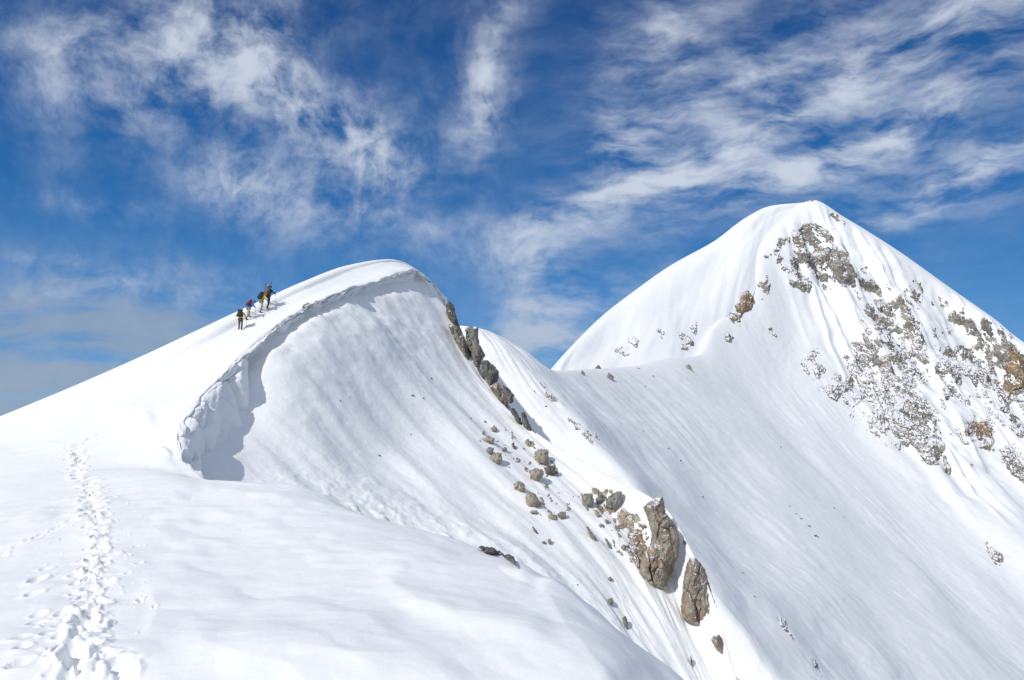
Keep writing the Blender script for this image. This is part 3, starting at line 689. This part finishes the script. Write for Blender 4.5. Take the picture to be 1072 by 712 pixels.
band(Z9((700,325),(725,340),(770,380),(768,420),(740,405),(715,360)), 'small rock group low on the right side of the bowl', R_farb, cover=.6, seed=51, soft=2, surf=('bowl',))
band(Z9((138,538),(160,545),(175,580),(192,612),(178,600),(150,570)), 'dark rock on the edge of the shaded gully', R_far, cover=.75, seed=54, soft=1.5, amp=3, surf=('bowl',))
band(Z9((234,655),(242,658),(272,705),(266,712),(240,680)), 'dark rock at the bottom edge of the shaded gully', R_far, cover=.6, seed=55, soft=1.5, amp=3, surf=('bowl',))

band(Z8((140,150),(235,60),(300,90),(420,210),(520,215),(640,280),(739,350),(770,600),(739,660),(560,640),(470,640),(360,570),(250,470),(200,400),(330,400),(330,250),(200,240),(130,180)), 'fine speckle of small stones strewn over the whole rocky flank of the far peak', R_far, cover=.11, seed=61, soft=12, cell=1.7, amp=1.2, surf=('bowl',), elong=1.3)
# small loose stones, each one a solid convex block
def stone_mesh(mat, seed):
    rnd = random.Random(seed); bm = bmesh.new()
    for k in range(14):
        v = Vector((rnd.gauss(0, 1), rnd.gauss(0, 1), rnd.gauss(0, 1))).normalized()
        bm.verts.new((v.x * .5, v.y * .42, v.z * .62))
    res = bmesh.ops.convex_hull(bm, input=bm.verts)
    bmesh.ops.delete(bm, geom=[g for g in res['geom_interior'] if isinstance(g, bmesh.types.BMVert)], context='VERTS')
    bmesh.ops.bevel(bm, geom=bm.edges[:], offset=.03, segments=1, affect='EDGES')
    me = bpy.data.meshes.new('small_stone'); bm.to_mesh(me); bm.free(); me.materials.append(mat); return me
SM = [stone_mesh(mt, s) for s, mt in enumerate([R_dark, R_grey, R_tan, R_dark])]
def loose(px_, py_, size, label, mk=0, surf=('face', 'bowl', 'near'), group=None):
    h = cast(px_, py_, which=surf)
    if not h: return
    loc, nn, r = h
    o = bpy.data.objects.new('small_stone', SM[mk]); COL.objects.link(o)
    s = size * r / F; o.scale = (s * random.uniform(.8, 1.2), s, s * random.uniform(.7, 1.1))
    o.location = loc - nn * s * .08; o.rotation_euler = (random.uniform(-.6, .6), random.uniform(-.6, .6), random.uniform(0, 6))
    tag(o, label, 'rock', group)
for x_, y_, s_, lb, mk in [
    (356,402,4,'small dark stone high in the middle of the cornice face',0),(356,419,3,'small dark stone just below the one high in the cornice face',0),
    (431,413,6,'larger of the paired stones in the centre of the summit face',0),(443,417,4.5,'smaller of the paired stones in the centre of the summit face',0),
    (451,396,4,'single stone above the paired stones on the summit face',0),(438,334,3,'tiny stone close under the top of the near summit',0),
    (397,477,4,'small dark stone low in the middle of the cornice face',0),(430,455,2.5,'tiny stone between the paired stones and the low one',0),
    (492,438,5,'dark flake at the upper edge of the boulder field',0),(497,443,4,'second dark flake at the upper edge of the boulder field',0),(508,442,4,'third flake at the upper edge of the boulder field',1),(502,462,4,'brown pebble over the flat brown stone',2),
    (609,391,11,'round pale brown rock on the col ridge',2),(626,386,10,'leaning pale rock on the col ridge',2),(638,396,11,'pointed rock on the col ridge slope',1),(652,384,7,'small dark rock on the col ridge',0),
    (667,385,8,'dark rock in the middle of the ridge right of the col',0),(684,394,4,'tiny rock below the middle of the ridge right of the col',0),(720,386,13,'tall brown rock near the right end of the ridge',2),
    (676,405,4,'stone on the slope below the ridge right of the col',0),(700,470,4,'small stone high on the bowl slope',0),(712,482,5,'small stone beneath the high one on the bowl slope',1),
    (673,451,4,'lone stone on the upper bowl slope under the col',0),(735,520,4,'lone pale stone half way down the bowl slope',1),(770,525,3,'tiny stone left of the dotted rock line',0),
    (817,468,3,'tiny dark stone alone on the bright upper bowl',0),(805,346,5,'small rock on the clean snow left of the rock bands',0),(777,600,3.5,'tiny rock on the crest beside the shaded gully',0),(790,625,4,'small rock lower on the crest beside the shaded gully',0),
    (560,410,4,'stone on the slope right of the rocky rib',0),(571,425,4,'stone beneath another on the slope right of the rib',0),(548,470,4,'small stone right of the block pile',1),(566,500,5,'dark stone casting a shadow beyond the dark block',0),
    (873,532,3,'left one of two tiny rocks right of the dotted line in the bowl',0),(883,541,3.5,'right one of two tiny rocks right of the dotted line in the bowl',0),
    (827,530,4,'topmost stone of the dotted line in the middle of the bowl',0),(833,538,3,'second stone of the dotted line in the middle of the bowl',0),(838,543,3.5,'third stone of the dotted line in the middle of the bowl',0),
    (847,551,5,'stone just above the big end stone of the dotted line in the bowl',1),(852,560,8,'biggest stone at the lower end of the dotted line in the bowl',0),(847,558,4,'small stone left of the big end stone of the dotted line',0),(856,562,4,'small stone right of the big end stone of the dotted line',0),
    (585,516,4,'pebble beside the grey lone stone',0),(600,520,3,'second pebble by the grey lone stone',0),(640,556,3,'pebble between the two thin slabs',0),(536,474,4,'brown pebble left of the block pile',2),
    (528,466,4,'dark pebble right of the loose group',0),(605,612,3,'speck of rock on the lower snow face',0),(567,590,3,'pebble on the snow face above the foreground mound',0)]:
    loose(x_, y_, s_, lb, mk)

# ------------------------------------------------------------------ HIKERS
def skin(name, verts, edges, rad, mat, parent=None, sub=1, root=0):
    me = bpy.data.meshes.new(name); me.from_pydata(verts, edges, []); o = bpy.data.objects.new(name, me); COL.objects.link(o)
    md = o.modifiers.new('s', 'SKIN'); md.use_smooth_shade = True
    sv = me.skin_vertices
    if not sv:
        bpy.context.view_layer.objects.active = o
    layer = me.skin_vertices[0].data if me.skin_vertices else None
    for k, r in enumerate(rad):
        rr_ = r if isinstance(r, tuple) else (r, r)
        layer[k].radius = rr_; layer[k].use_root = (k == root)
    ss = o.modifiers.new('u', 'SUBSURF'); ss.levels = ss.render_levels = sub
    dg = bpy.context.evaluated_depsgraph_get(); dg.update()
    m2 = bpy.data.meshes.new_from_object(o.evaluated_get(dg)); m2.name = name
    bpy.data.objects.remove(o); m2.materials.clear(); m2.materials.append(mat)
    for pl in m2.polygons: pl.use_smooth = True
    o2 = bpy.data.objects.new(name, m2); COL.objects.link(o2); o2.parent = parent
    return o2
def blob(name, c, r, mat, parent, seg=12, boxy=1.0):
    bm = bmesh.new(); bmesh.ops.create_icosphere(bm, subdivisions=3, radius=1)
    for v in bm.verts:
        d = v.co.copy()
        if boxy != 1: d = Vector([math.copysign(abs(a_) ** boxy, a_) for a_ in d])
        v.co = Vector((d.x * r[0], d.y * r[1], d.z * r[2])) + Vector(c)
    me = bpy.data.meshes.new(name); bm.to_mesh(me); bm.free(); me.materials.append(mat)
    for pl in me.polygons: pl.use_smooth = True
    o = bpy.data.objects.new(name, me); COL.objects.link(o); o.parent = parent; return o
def tube(name, a, b, r, mat, parent=None, n=8, r2=None):
    a, b = Vector(a), Vector(b); d = (b - a); q_ = d.to_track_quat('Z', 'Y')
    bm = bmesh.new(); bmesh.ops.create_cone(bm, cap_ends=True, segments=n, radius1=r, radius2=r2 if r2 is not None else r, depth=d.length)
    bmesh.ops.transform(bm, matrix=Matrix.Translation((a + b) / 2) @ q_.to_matrix().to_4x4(), verts=bm.verts)
    me = bpy.data.meshes.new(name); bm.to_mesh(me); bm.free(); me.materials.append(mat)
    o = bpy.data.objects.new(name, me); COL.objects.link(o); o.parent = parent; return o
skinm = plain('skin', (.45, .28, .20)); bootm = plain('boot_leather', (.03, .03, .035), .6); blackm = plain('black_nylon', (.018, .018, .022), .6, .3)
polem = plain('pole_metal', (.25, .25, .27), .35)
def hiker(px_, py_, hh, label, jc, tc_, hc, pk, lean=.45, head=25, stride=.22, armL=(.34, .32, 1.02), armR=(.30, .42, 1.05), pack=(.19, .15, .27), packlabel='', gear=False, sleeve=None, poles=(True, True), cap='hat'):
    h = cast(px_, py_, which=('near',)); loc, nn, r = h
    rt = bpy.data.objects.new('person', None); COL.objects.link(rt); rt.location = loc; rz = math.radians(-head); rt.rotation_euler = (0, 0, rz)
    s = hh; rt.scale = (s, s, s)
    tag(rt, label, 'person', 'hikers climbing the ridge')
    Rz = Matrix.Rotation(rz, 3, 'Z')
    def gz(lx, ly):
        w_ = Rz @ Vector((lx, ly, 0)) * s; z = ground(loc.x + w_.x, loc.y + w_.y, ('near',))
        return 0 if z is None else (z - loc.z) / s
    fl, fr = gz(-.13, stride), gz(.13, -stride)
    ph = .86 + min(fl, fr) * .35 + max(fl, fr) * .35
    ln = lambda t_, z: (0, math.sin(lean) * t_, ph + math.cos(lean) * t_)
    c = lambda x, t_, off=0: (x, math.sin(lean) * t_ - off * math.cos(lean), ph + math.cos(lean) * t_ + off * math.sin(lean))
    hip, sp, ch_, nk, hd0, hd = c(0, 0), c(0, .22), c(0, .42), c(0, .56), c(0, .64, -.03), c(0, .76, -.05)
    V_ = [hip, sp, ch_, nk, hd0, hd]
    E_ = [(0, 1), (1, 2), (2, 3), (3, 4), (4, 5)]; R_ = [(.15, .11), (.13, .10), (.16, .11), (.06, .06), (.085, .095), (.07, .085)]
    legs = []
    for sx, fy, fz in ((-1, stride, fl), (1, -stride, fr)):
        kn = (sx * .12, (fy * .5 + .13 if fy > 0 else fy * .35 + .03), (ph + fz) / 2 + .06)
        an = (sx * .12, fy - .04, fz + .10); to = (sx * .13, fy + .14, fz + .045)
        i0 = len(V_); V_ += [(sx * .09, 0, ph - .06), kn, an, to]; E_ += [(0, i0), (i0, i0 + 1), (i0 + 1, i0 + 2), (i0 + 2, i0 + 3)]
        R_ += [(.085, .085), .058, .042, (.035, .03)]; legs.append((V_[i0], kn, an, to))
    arms = []
    for sx, A3 in ((-1, armL), (1, armR)):
        shd = c(sx * .19, .44); hand = (sx * A3[0], A3[1], A3[2])
        el = tuple((shd[k] + hand[k]) / 2 + (sx * .06, -.06, -.07)[k] for k in range(3))
        i0 = len(V_); V_ += [shd, el, hand]; E_ += [(2, i0), (i0, i0 + 1), (i0 + 1, i0 + 2)]; R_ += [.06, .045, .035]
        arms.append((shd, el, hand))
    body = skin('body', V_, E_, R_, skinm, rt)
    jm = plain('jacket', jc, .6, .4, 12.); tm = plain('trousers', tc_, .75, .4, 12.); hm = plain('headwear', hc, .6)
    JV = [c(0, -.04), c(0, .22), c(0, .42), c(0, .54)]; JE = [(0, 1), (1, 2), (2, 3)]; JR = [(.185, .15), (.16, .135), (.19, .145), (.085, .085)]
    for sh_, el, ha in arms:
        i0 = len(JV); wr = tuple(el[k] + (ha[k] - el[k]) * .85 for k in range(3)); JV += [sh_, el, wr]; JE += [(2, i0), (i0, i0 + 1), (i0 + 1, i0 + 2)]; JR += [.082, .068, .052]
    skin('jacket', JV, JE, JR, jm, rt, root=2)
    TV = [c(0, .03)]; TE = []; TR_ = [(.165, .135)]
    for hp, kn, an, to in legs:
        i0 = len(TV); an2 = tuple(an[k] + (kn[k] - an[k]) * .12 for k in range(3)); TV += [hp, kn, an2]; TE += [(0, i0), (i0, i0 + 1), (i0 + 1, i0 + 2)]; TR_ += [.11, .082, .072]
    skin('trousers', TV, TE, TR_, tm, rt)
    for hp, kn, an, to in legs:
        skin('boot', [(an[0], an[1], an[2] + .12), (an[0], an[1] - .01, an[2] - .02), to], [(0, 1), (1, 2)], [.072, .07, (.052, .045)], bootm, rt)
    for sh_, el, ha in arms:
        d = Vector(ha) - Vector(el); d.normalize(); e_ = Vector(ha) + d * .07
        g_ = skin('glove', [tuple(Vector(ha) - d * .05), ha, tuple(e_)], [(0, 1), (1, 2)], [.045, (.05, .035), (.035, .028)], blackm, rt)
    hp_ = Vector(c(0, .77, -.05)); blob(cap, hp_, (.105, .12, .10), hm, rt)
    # rucksack
    pkm = plain('pack_fabric', pk, .7, .5, 18.)
    bp = bpy.data.objects.new('backpack', None); COL.objects.link(bp); bp.matrix_world = Matrix.Translation(loc) @ Matrix.Rotation(rz, 4, 'Z') @ Matrix.Scale(s, 4)
    bp.location = loc; tag(bp, packlabel, 'backpack', 'backpacks of the hikers')
    bc = Vector(c(0, .30, .13 + pack[1]))
    sack = blob('sack', (0, 0, 0), pack, pkm, bp, boxy=.62); sack.location = bc; sack.rotation_euler = (-lean, 0, 0)
    lid = blob('lid', (0, 0, 0), (pack[0] * .95, pack[1] * .95, .075), blackm if not gear else pkm, bp, boxy=.7); lid.location = Vector(c(0, .30 + pack[2] + .03, .11 + pack[1])); lid.rotation_euler = (-lean, 0, 0)
    for sx in (-1, 1):
        skin('shoulder_strap', [c(sx * .09, .50, .10), c(sx * .10, .56, 0), c(sx * .11, .46, -.15), c(sx * .13, .25, -.15), c(sx * .17, .12, .03)], [(0, 1), (1, 2), (2, 3), (3, 4)], [(.03, .012)] * 5, blackm, bp)
    for sx in (-1, 1):
        blob('side_pocket', c(sx * pack[0], .16, .12 + pack[1]), (.05, .07, .11), blackm, bp)
    if gear:
        for sx, tp in ((-1, .95), (1, 1.0)):
            sh1 = tube('strapped_ski_pole', c(sx * .10, .05, .36), c(sx * .27, tp, .30), .016, blackm, bp)
            blob('basket', c(sx * .262, tp - .08, .30), (.05, .05, .02), blackm, sh1)
        ax = tube('ice_axe', c(-.02, .1, .42), c(.05, .92, .38), .018, polem, bp); tube('pick', c(-.08, .92, .38), c(.16, .90, .38), .02, blackm, ax, r2=.008)
        for k in (-1, 1): blob('strapped_mat', c(k * .09, .62, .26), (.10, .10, .09), pkm, bp)
    # poles
    for (sx, (sh_, el, ha), use) in zip((-1, 1), arms, poles):
        if not use: continue
        lx, ly = ha[0] + sx * .06, ha[1] + .10; zt = gz(lx, ly)
        pr = bpy.data.objects.new('trekking_pole', None); COL.objects.link(pr); pr.matrix_world = Matrix.Translation(loc) @ Matrix.Rotation(rz, 4, 'Z') @ Matrix.Scale(s, 4)
        who = packlabel.split(' on ')[-1]
        tag(pr, ('left' if sx < 0 else 'right') + ' trekking pole held by ' + who.replace('the back of ', ''), 'trekking pole', 'trekking poles of the hikers')
        top = Vector(ha) + Vector((0, 0, .06)); bot = Vector((lx, ly, zt - .06))
        tube('shaft', top, bot, .011, polem, pr); tube('grip', top + Vector((0, 0, .04)), top - Vector((0, 0, .1)), .02, blackm, pr)
        bk = bot + (top - bot) * .1; tube('basket', bk, bk + Vector((0, 0, .012)), .045, blackm, pr, 12)
    return rt
Y1 = (.85, .55, .015)
hiker(251.5, 344.8, 1.0, 'lowest hiker in yellow jacket and grey trousers, last in the line', Y1, (.10, .095, .075), (.6, .36, .05), (.02, .02, .025), lean=.20, head=-4, stride=.10,
      armL=(.36, .10, 1.05), armR=(.34, .22, 1.0), pack=(.2, .15, .25), packlabel='black backpack on the back of the lowest hiker in yellow', poles=(False, True))
hiker(259.5, 333.6, 1.0, 'stooping hiker in blue jacket, second from the bottom of the line', (.03, .12, .5), (.42, .38, .30), (.02, .08, .35), (.30, .02, .03), lean=.75, head=40, stride=.2,
      armL=(.42, .15, 1.0), armR=(.48, .30, .92), pack=(.16, .12, .24), packlabel='small red and black backpack on the back of the stooping hiker in blue')
hiker(273.2, 326.4, 1.0, 'hiker in lime yellow jacket and pale trousers, third from the bottom', (.52, .62, .02), (.36, .33, .28), (.55, .04, .02), (.03, .02, .025), lean=.5, head=48, stride=.08,
      armL=(.30, .25, 1.0), armR=(.36, .35, .92), pack=(.21, .16, .27), packlabel='black backpack on the back of the hiker in lime yellow')
hiker(280.5, 320.6, 1.04, 'highest hiker in dark clothes, first in the line', (.02, .024, .03), (.015, .016, .02), (.03, .03, .035), (.10, .13, .15), lean=.32, head=20, stride=.2,
      armL=(.32, .25, 1.05), armR=(.46, .30, 1.0), pack=(.22, .16, .28), packlabel='big grey backpack with poles and axe on the back of the highest hiker', gear=True, poles=(False, True))

# ------------------------------------------------------------------ LIGHT
SUN = Vector((-.50, -.57, .655)).normalized()
sl = bpy.data.lights.new('sun', 'SUN'); sl.energy = 2.85; sl.angle = math.radians(.55); sl.color = (1, .965, .92)
so = bpy.data.objects.new('sun', sl); COL.objects.link(so); so.rotation_euler = (-SUN).to_track_quat('-Z', 'Y').to_euler()
w = bpy.data.worlds.new('World'); sc.world = w; w.use_nodes = True; nt = w.node_tree; L = nt.links.new
bg = nt.nodes['Background']; bg.inputs['Strength'].default_value = .095
sky = N(nt, 'ShaderNodeTexSky', sky_type='NISHITA', sun_disc=False, altitude=3200., air_density=1.0, dust_density=.3, ozone_density=2.5)
sky.sun_elevation = math.asin(SUN.z); sky.sun_rotation = math.atan2(SUN.x, SUN.y)
tc = N(nt, 'ShaderNodeTexCoord'); sx = N(nt, 'ShaderNodeSeparateXYZ'); L(tc.outputs['Generated'], sx.inputs[0])
az = N(nt, 'ShaderNodeMath', operation='ARCTAN2'); L(sx.outputs['X'], az.inputs[0]); L(sx.outputs['Y'], az.inputs[1])
el = N(nt, 'ShaderNodeMath', operation='ARCSINE'); L(sx.outputs['Z'], el.inputs[0])
cb = N(nt, 'ShaderNodeCombineXYZ'); L(az.outputs[0], cb.inputs['X']); L(el.outputs[0], cb.inputs['Y'])
# gentle warp so that no cloud keeps a smooth outline
wn = N(nt, 'ShaderNodeTexNoise', i_Scale=4.5, i_Detail=5., i_Roughness=.6); L(cb.outputs[0], wn.inputs['Vector'])
ws = N(nt, 'ShaderNodeVectorMath', operation='SUBTRACT'); ws.inputs[1].default_value = (.5, .5, .5); L(wn.outputs['Color'], ws.inputs[0])
wm = N(nt, 'ShaderNodeVectorMath', operation='MULTIPLY_ADD'); wm.inputs[1].default_value = (.09, .07, 0); L(ws.outputs[0], wm.inputs[0]); L(cb.outputs[0], wm.inputs[2])
def azel(x, y):
    d = unproj(x, y, 1.); d = d / np.linalg.norm(d); return math.atan2(d[0], d[1]), math.asin(d[2])
# centre x, y, half length, half width, slope angle in degrees (counter-clockwise), weight: traced from the clouds
CL = [(180,30,150,60,25,.55),(90,50,90,45,10,.5),(260,60,80,90,-60,.75),(300,120,150,50,-35,.75),(380,140,110,45,-20,.85),(160,110,70,40,20,.65),(60,110,90,50,0,.35),
 (300,215,150,45,-15,.85),(250,190,60,40,-20,.5),(400,180,70,30,-10,.6),(515,60,45,110,-8,.95),(500,120,60,50,40,.7),(100,220,80,14,0,.4),(430,240,80,25,-15,.45),
 (700,40,120,60,30,.75),(760,90,200,45,25,.6),(900,60,220,60,20,.65),(1030,20,120,60,10,.6),(650,150,50,25,20,.85),(640,130,60,60,30,.3),(760,160,260,30,22,.9),(950,130,260,34,20,.95),(620,215,190,34,18,.95),
 (820,190,230,28,14,.7),(1000,190,160,22,10,.8),(950,225,180,20,5,.6),(1050,160,120,30,12,.7),(560,270,60,40,-40,.8),(600,300,90,40,-20,.9),(545,320,60,50,-50,.7),(570,355,90,40,0,2.0),(500,260,30,60,30,.4),
 (130,300,150,30,0,.7),(60,310,120,16,0,.4),(160,345,140,18,-2,.5),(40,270,60,14,0,.5),(20,345,40,14,-10,.5),(70,392,170,16,-2,1.15),(20,405,120,14,0,.9),(120,372,80,10,-5,.5),(40,425,70,9,8,1.0),(230,300,80,40,-10,.4),(680,300,60,25,20,.5)]
acc = None
for (x, y, a, b, ang, wt) in CL:
    A0, E0 = azel(x, y)
    mp = N(nt, 'ShaderNodeMapping', vector_type='TEXTURE'); mp.inputs['Location'].default_value = (A0, E0, 0)
    mp.inputs['Rotation'].default_value = (0, 0, math.radians(ang)); mp.inputs['Scale'].default_value = (a * 1.45 / F, b * 1.6 / F, 1); L(wm.outputs[0], mp.inputs['Vector'])
    gr = N(nt, 'ShaderNodeTexGradient', gradient_type='QUADRATIC_SPHERE'); L(mp.outputs[0], gr.inputs['Vector'])
    ma = N(nt, 'ShaderNodeMath', operation='MULTIPLY_ADD'); ma.inputs[1].default_value = wt * .92; L(gr.outputs['Fac'], ma.inputs[0])
    if acc: L(acc.outputs[0], ma.inputs[2])
    else: ma.inputs[2].default_value = 0
    acc = ma
# fibrous detail: two noises, one stretched along the wind
mpn = N(nt, 'ShaderNodeMapping'); mpn.inputs['Rotation'].default_value = (0, 0, math.radians(-26)); mpn.inputs['Scale'].default_value = (7, 20, 1); L(wm.outputs[0], mpn.inputs['Vector'])
na = N(nt, 'ShaderNodeTexNoise', i_Scale=1.3, i_Detail=9., i_Roughness=.6, i_Distortion=.1); L(mpn.outputs[0], na.inputs['Vector'])
nb = N(nt, 'ShaderNodeTexNoise', i_Scale=17., i_Detail=9., i_Roughness=.62, i_Distortion=.1); L(wm.outputs[0], nb.inputs['Vector'])
mx = N(nt, 'ShaderNodeMapRange'); mx.inputs['From Min'].default_value = -.12; mx.inputs['From Max'].default_value = .12; L(az.outputs[0], mx.inputs['Value'])
mn = N(nt, 'ShaderNodeMix', data_type='FLOAT'); L(mx.outputs[0], mn.inputs['Factor']); L(nb.outputs['Fac'], mn.inputs['A']); L(na.outputs['Fac'], mn.inputs['B'])
nz = N(nt, 'ShaderNodeMapRange'); nz.inputs['From Min'].default_value = .33; nz.inputs['From Max'].default_value = .68; nz.inputs['To Min'].default_value = .0; nz.inputs['To Max'].default_value = 1.7; L(mn.outputs['Result'], nz.inputs['Value'])
aab = N(nt, 'ShaderNodeMath', operation='ABSOLUTE'); L(az.outputs[0], aab.inputs[0])
bk = N(nt, 'ShaderNodeMapRange'); bk.inputs['From Min'].default_value = .6; bk.inputs['From Max'].default_value = 1.1; bk.inputs['To Min'].default_value = .20; bk.inputs['To Max'].default_value = 1.3; L(aab.outputs[0], bk.inputs['Value'])  # denser unseen cloud to the sides and behind, added to whiten ambient light
ac2 = N(nt, 'ShaderNodeMath', operation='ADD'); L(bk.outputs[0], ac2.inputs[1]); L(acc.outputs[0], ac2.inputs[0])
den = N(nt, 'ShaderNodeMath', operation='MULTIPLY', use_clamp=False); L(ac2.outputs[0], den.inputs[0]); L(nz.outputs[0], den.inputs[1])
dm = N(nt, 'ShaderNodeMapRange', interpolation_type='SMOOTHSTEP'); dm.inputs['From Min'].default_value = -.05; dm.inputs['From Max'].default_value = 1.7; dm.inputs['To Max'].default_value = .8; L(den.outputs[0], dm.inputs['Value'])
# clouds seen from above the valley are greyer low down
ce = N(nt, 'ShaderNodeMapRange'); ce.inputs['From Min'].default_value = 0.02; ce.inputs['From Max'].default_value = .26; L(el.outputs[0], ce.inputs['Value'])
cc = N(nt, 'ShaderNodeMix', data_type='RGBA'); cc.inputs['A'].default_value = (4.4, 5.1, 6.2, 1); cc.inputs['B'].default_value = (7.4, 8.0, 8.9, 1); L(ce.outputs[0], cc.inputs['Factor'])
# deeper, more saturated blue of thin high air
hs = N(nt, 'ShaderNodeHueSaturation'); hs.inputs['Saturation'].default_value = 1.5; hs.inputs['Value'].default_value = .8; L(sky.outputs[0], hs.inputs['Color'])
fm = N(nt, 'ShaderNodeMix', data_type='RGBA'); er = N(nt, 'ShaderNodeMapRange'); er.inputs['From Min'].default_value = 0; er.inputs['From Max'].default_value = .5; L(el.outputs[0], er.inputs['Value'])
rp = N(nt, 'ShaderNodeValToRGB'); L(er.outputs[0], rp.inputs['Fac']); e_ = rp.color_ramp.elements
e_[0].position = 0; e_[0].color = (.155, .36, .64, 1); e_[1].position = 1; e_[1].color = (.009, .058, .225, 1)
for ps, c_ in ((.2, (.085, .27, .60)), (.5, (.028, .152, .42))):
    x_ = e_.new(ps); x_.color = (*c_, 1)
sc10 = N(nt, 'ShaderNodeVectorMath', operation='SCALE'); sc10.inputs['Scale'].default_value = 1 / .095; L(rp.outputs[0], sc10.inputs[0])
sm = N(nt, 'ShaderNodeMix', data_type='RGBA'); sm.inputs['Factor'].default_value = .8; L(hs.outputs[0], sm.inputs['A']); L(sc10.outputs[0], sm.inputs['B'])
L(sm.outputs['Result'], fm.inputs['A']); L(cc.outputs['Result'], fm.inputs['B']); L(dm.outputs[0], fm.inputs['Factor'])
# grey-blue cloud bank lying along the horizon to the left
m1 = N(nt, 'ShaderNodeMapping'); m1.inputs['Scale'].default_value = (4, 34, 1); L(wm.outputs[0], m1.inputs['Vector'])
n9 = N(nt, 'ShaderNodeTexNoise', i_Scale=1., i_Detail=8., i_Roughness=.6); L(m1.outputs[0], n9.inputs['Vector'])
h1 = N(nt, 'ShaderNodeMapRange', interpolation_type='SMOOTHSTEP'); h1.inputs['From Min'].default_value = .035; h1.inputs['From Max'].default_value = .21; h1.inputs['To Min'].default_value = 1.7; h1.inputs['To Max'].default_value = 0; L(el.outputs[0], h1.inputs['Value'])
h2 = N(nt, 'ShaderNodeMapRange', interpolation_type='SMOOTHSTEP'); h2.inputs['From Min'].default_value = -.28; h2.inputs['From Max'].default_value = -.40; L(az.outputs[0], h2.inputs['Value'])
h3 = N(nt, 'ShaderNodeMapRange', interpolation_type='SMOOTHSTEP'); h3.inputs['From Min'].default_value = .36; h3.inputs['From Max'].default_value = .62; L(n9.outputs['Fac'], h3.inputs['Value'])
h4 = N(nt, 'ShaderNodeMath', operation='MULTIPLY'); L(h1.outputs[0], h4.inputs[0]); L(h2.outputs[0], h4.inputs[1])
h5 = N(nt, 'ShaderNodeMath', operation='MULTIPLY', use_clamp=True); L(h4.outputs[0], h5.inputs[0]); L(h3.outputs[0], h5.inputs[1])
h6 = N(nt, 'ShaderNodeMath', operation='MULTIPLY'); h6.inputs[1].default_value = .8; L(h5.outputs[0], h6.inputs[0])
f2 = N(nt, 'ShaderNodeMix', data_type='RGBA'); f2.inputs['B'].default_value = (3.0, 3.9, 5.2, 1); L(fm.outputs['Result'], f2.inputs['A']); L(h6.outputs[0], f2.inputs['Factor'])
L(f2.outputs['Result'], bg.inputs['Color'])
w.cycles.sampling_method = 'MANUAL'; w.cycles.sample_map_resolution = 512

sc.view_settings.view_transform = 'Standard'; sc.view_settings.look = 'None'; sc.view_settings.exposure = 0; sc.view_settings.gamma = 1
sc.view_settings.use_curve_mapping = False
sc.cycles.max_bounces = 5; sc.cycles.diffuse_bounces = 4
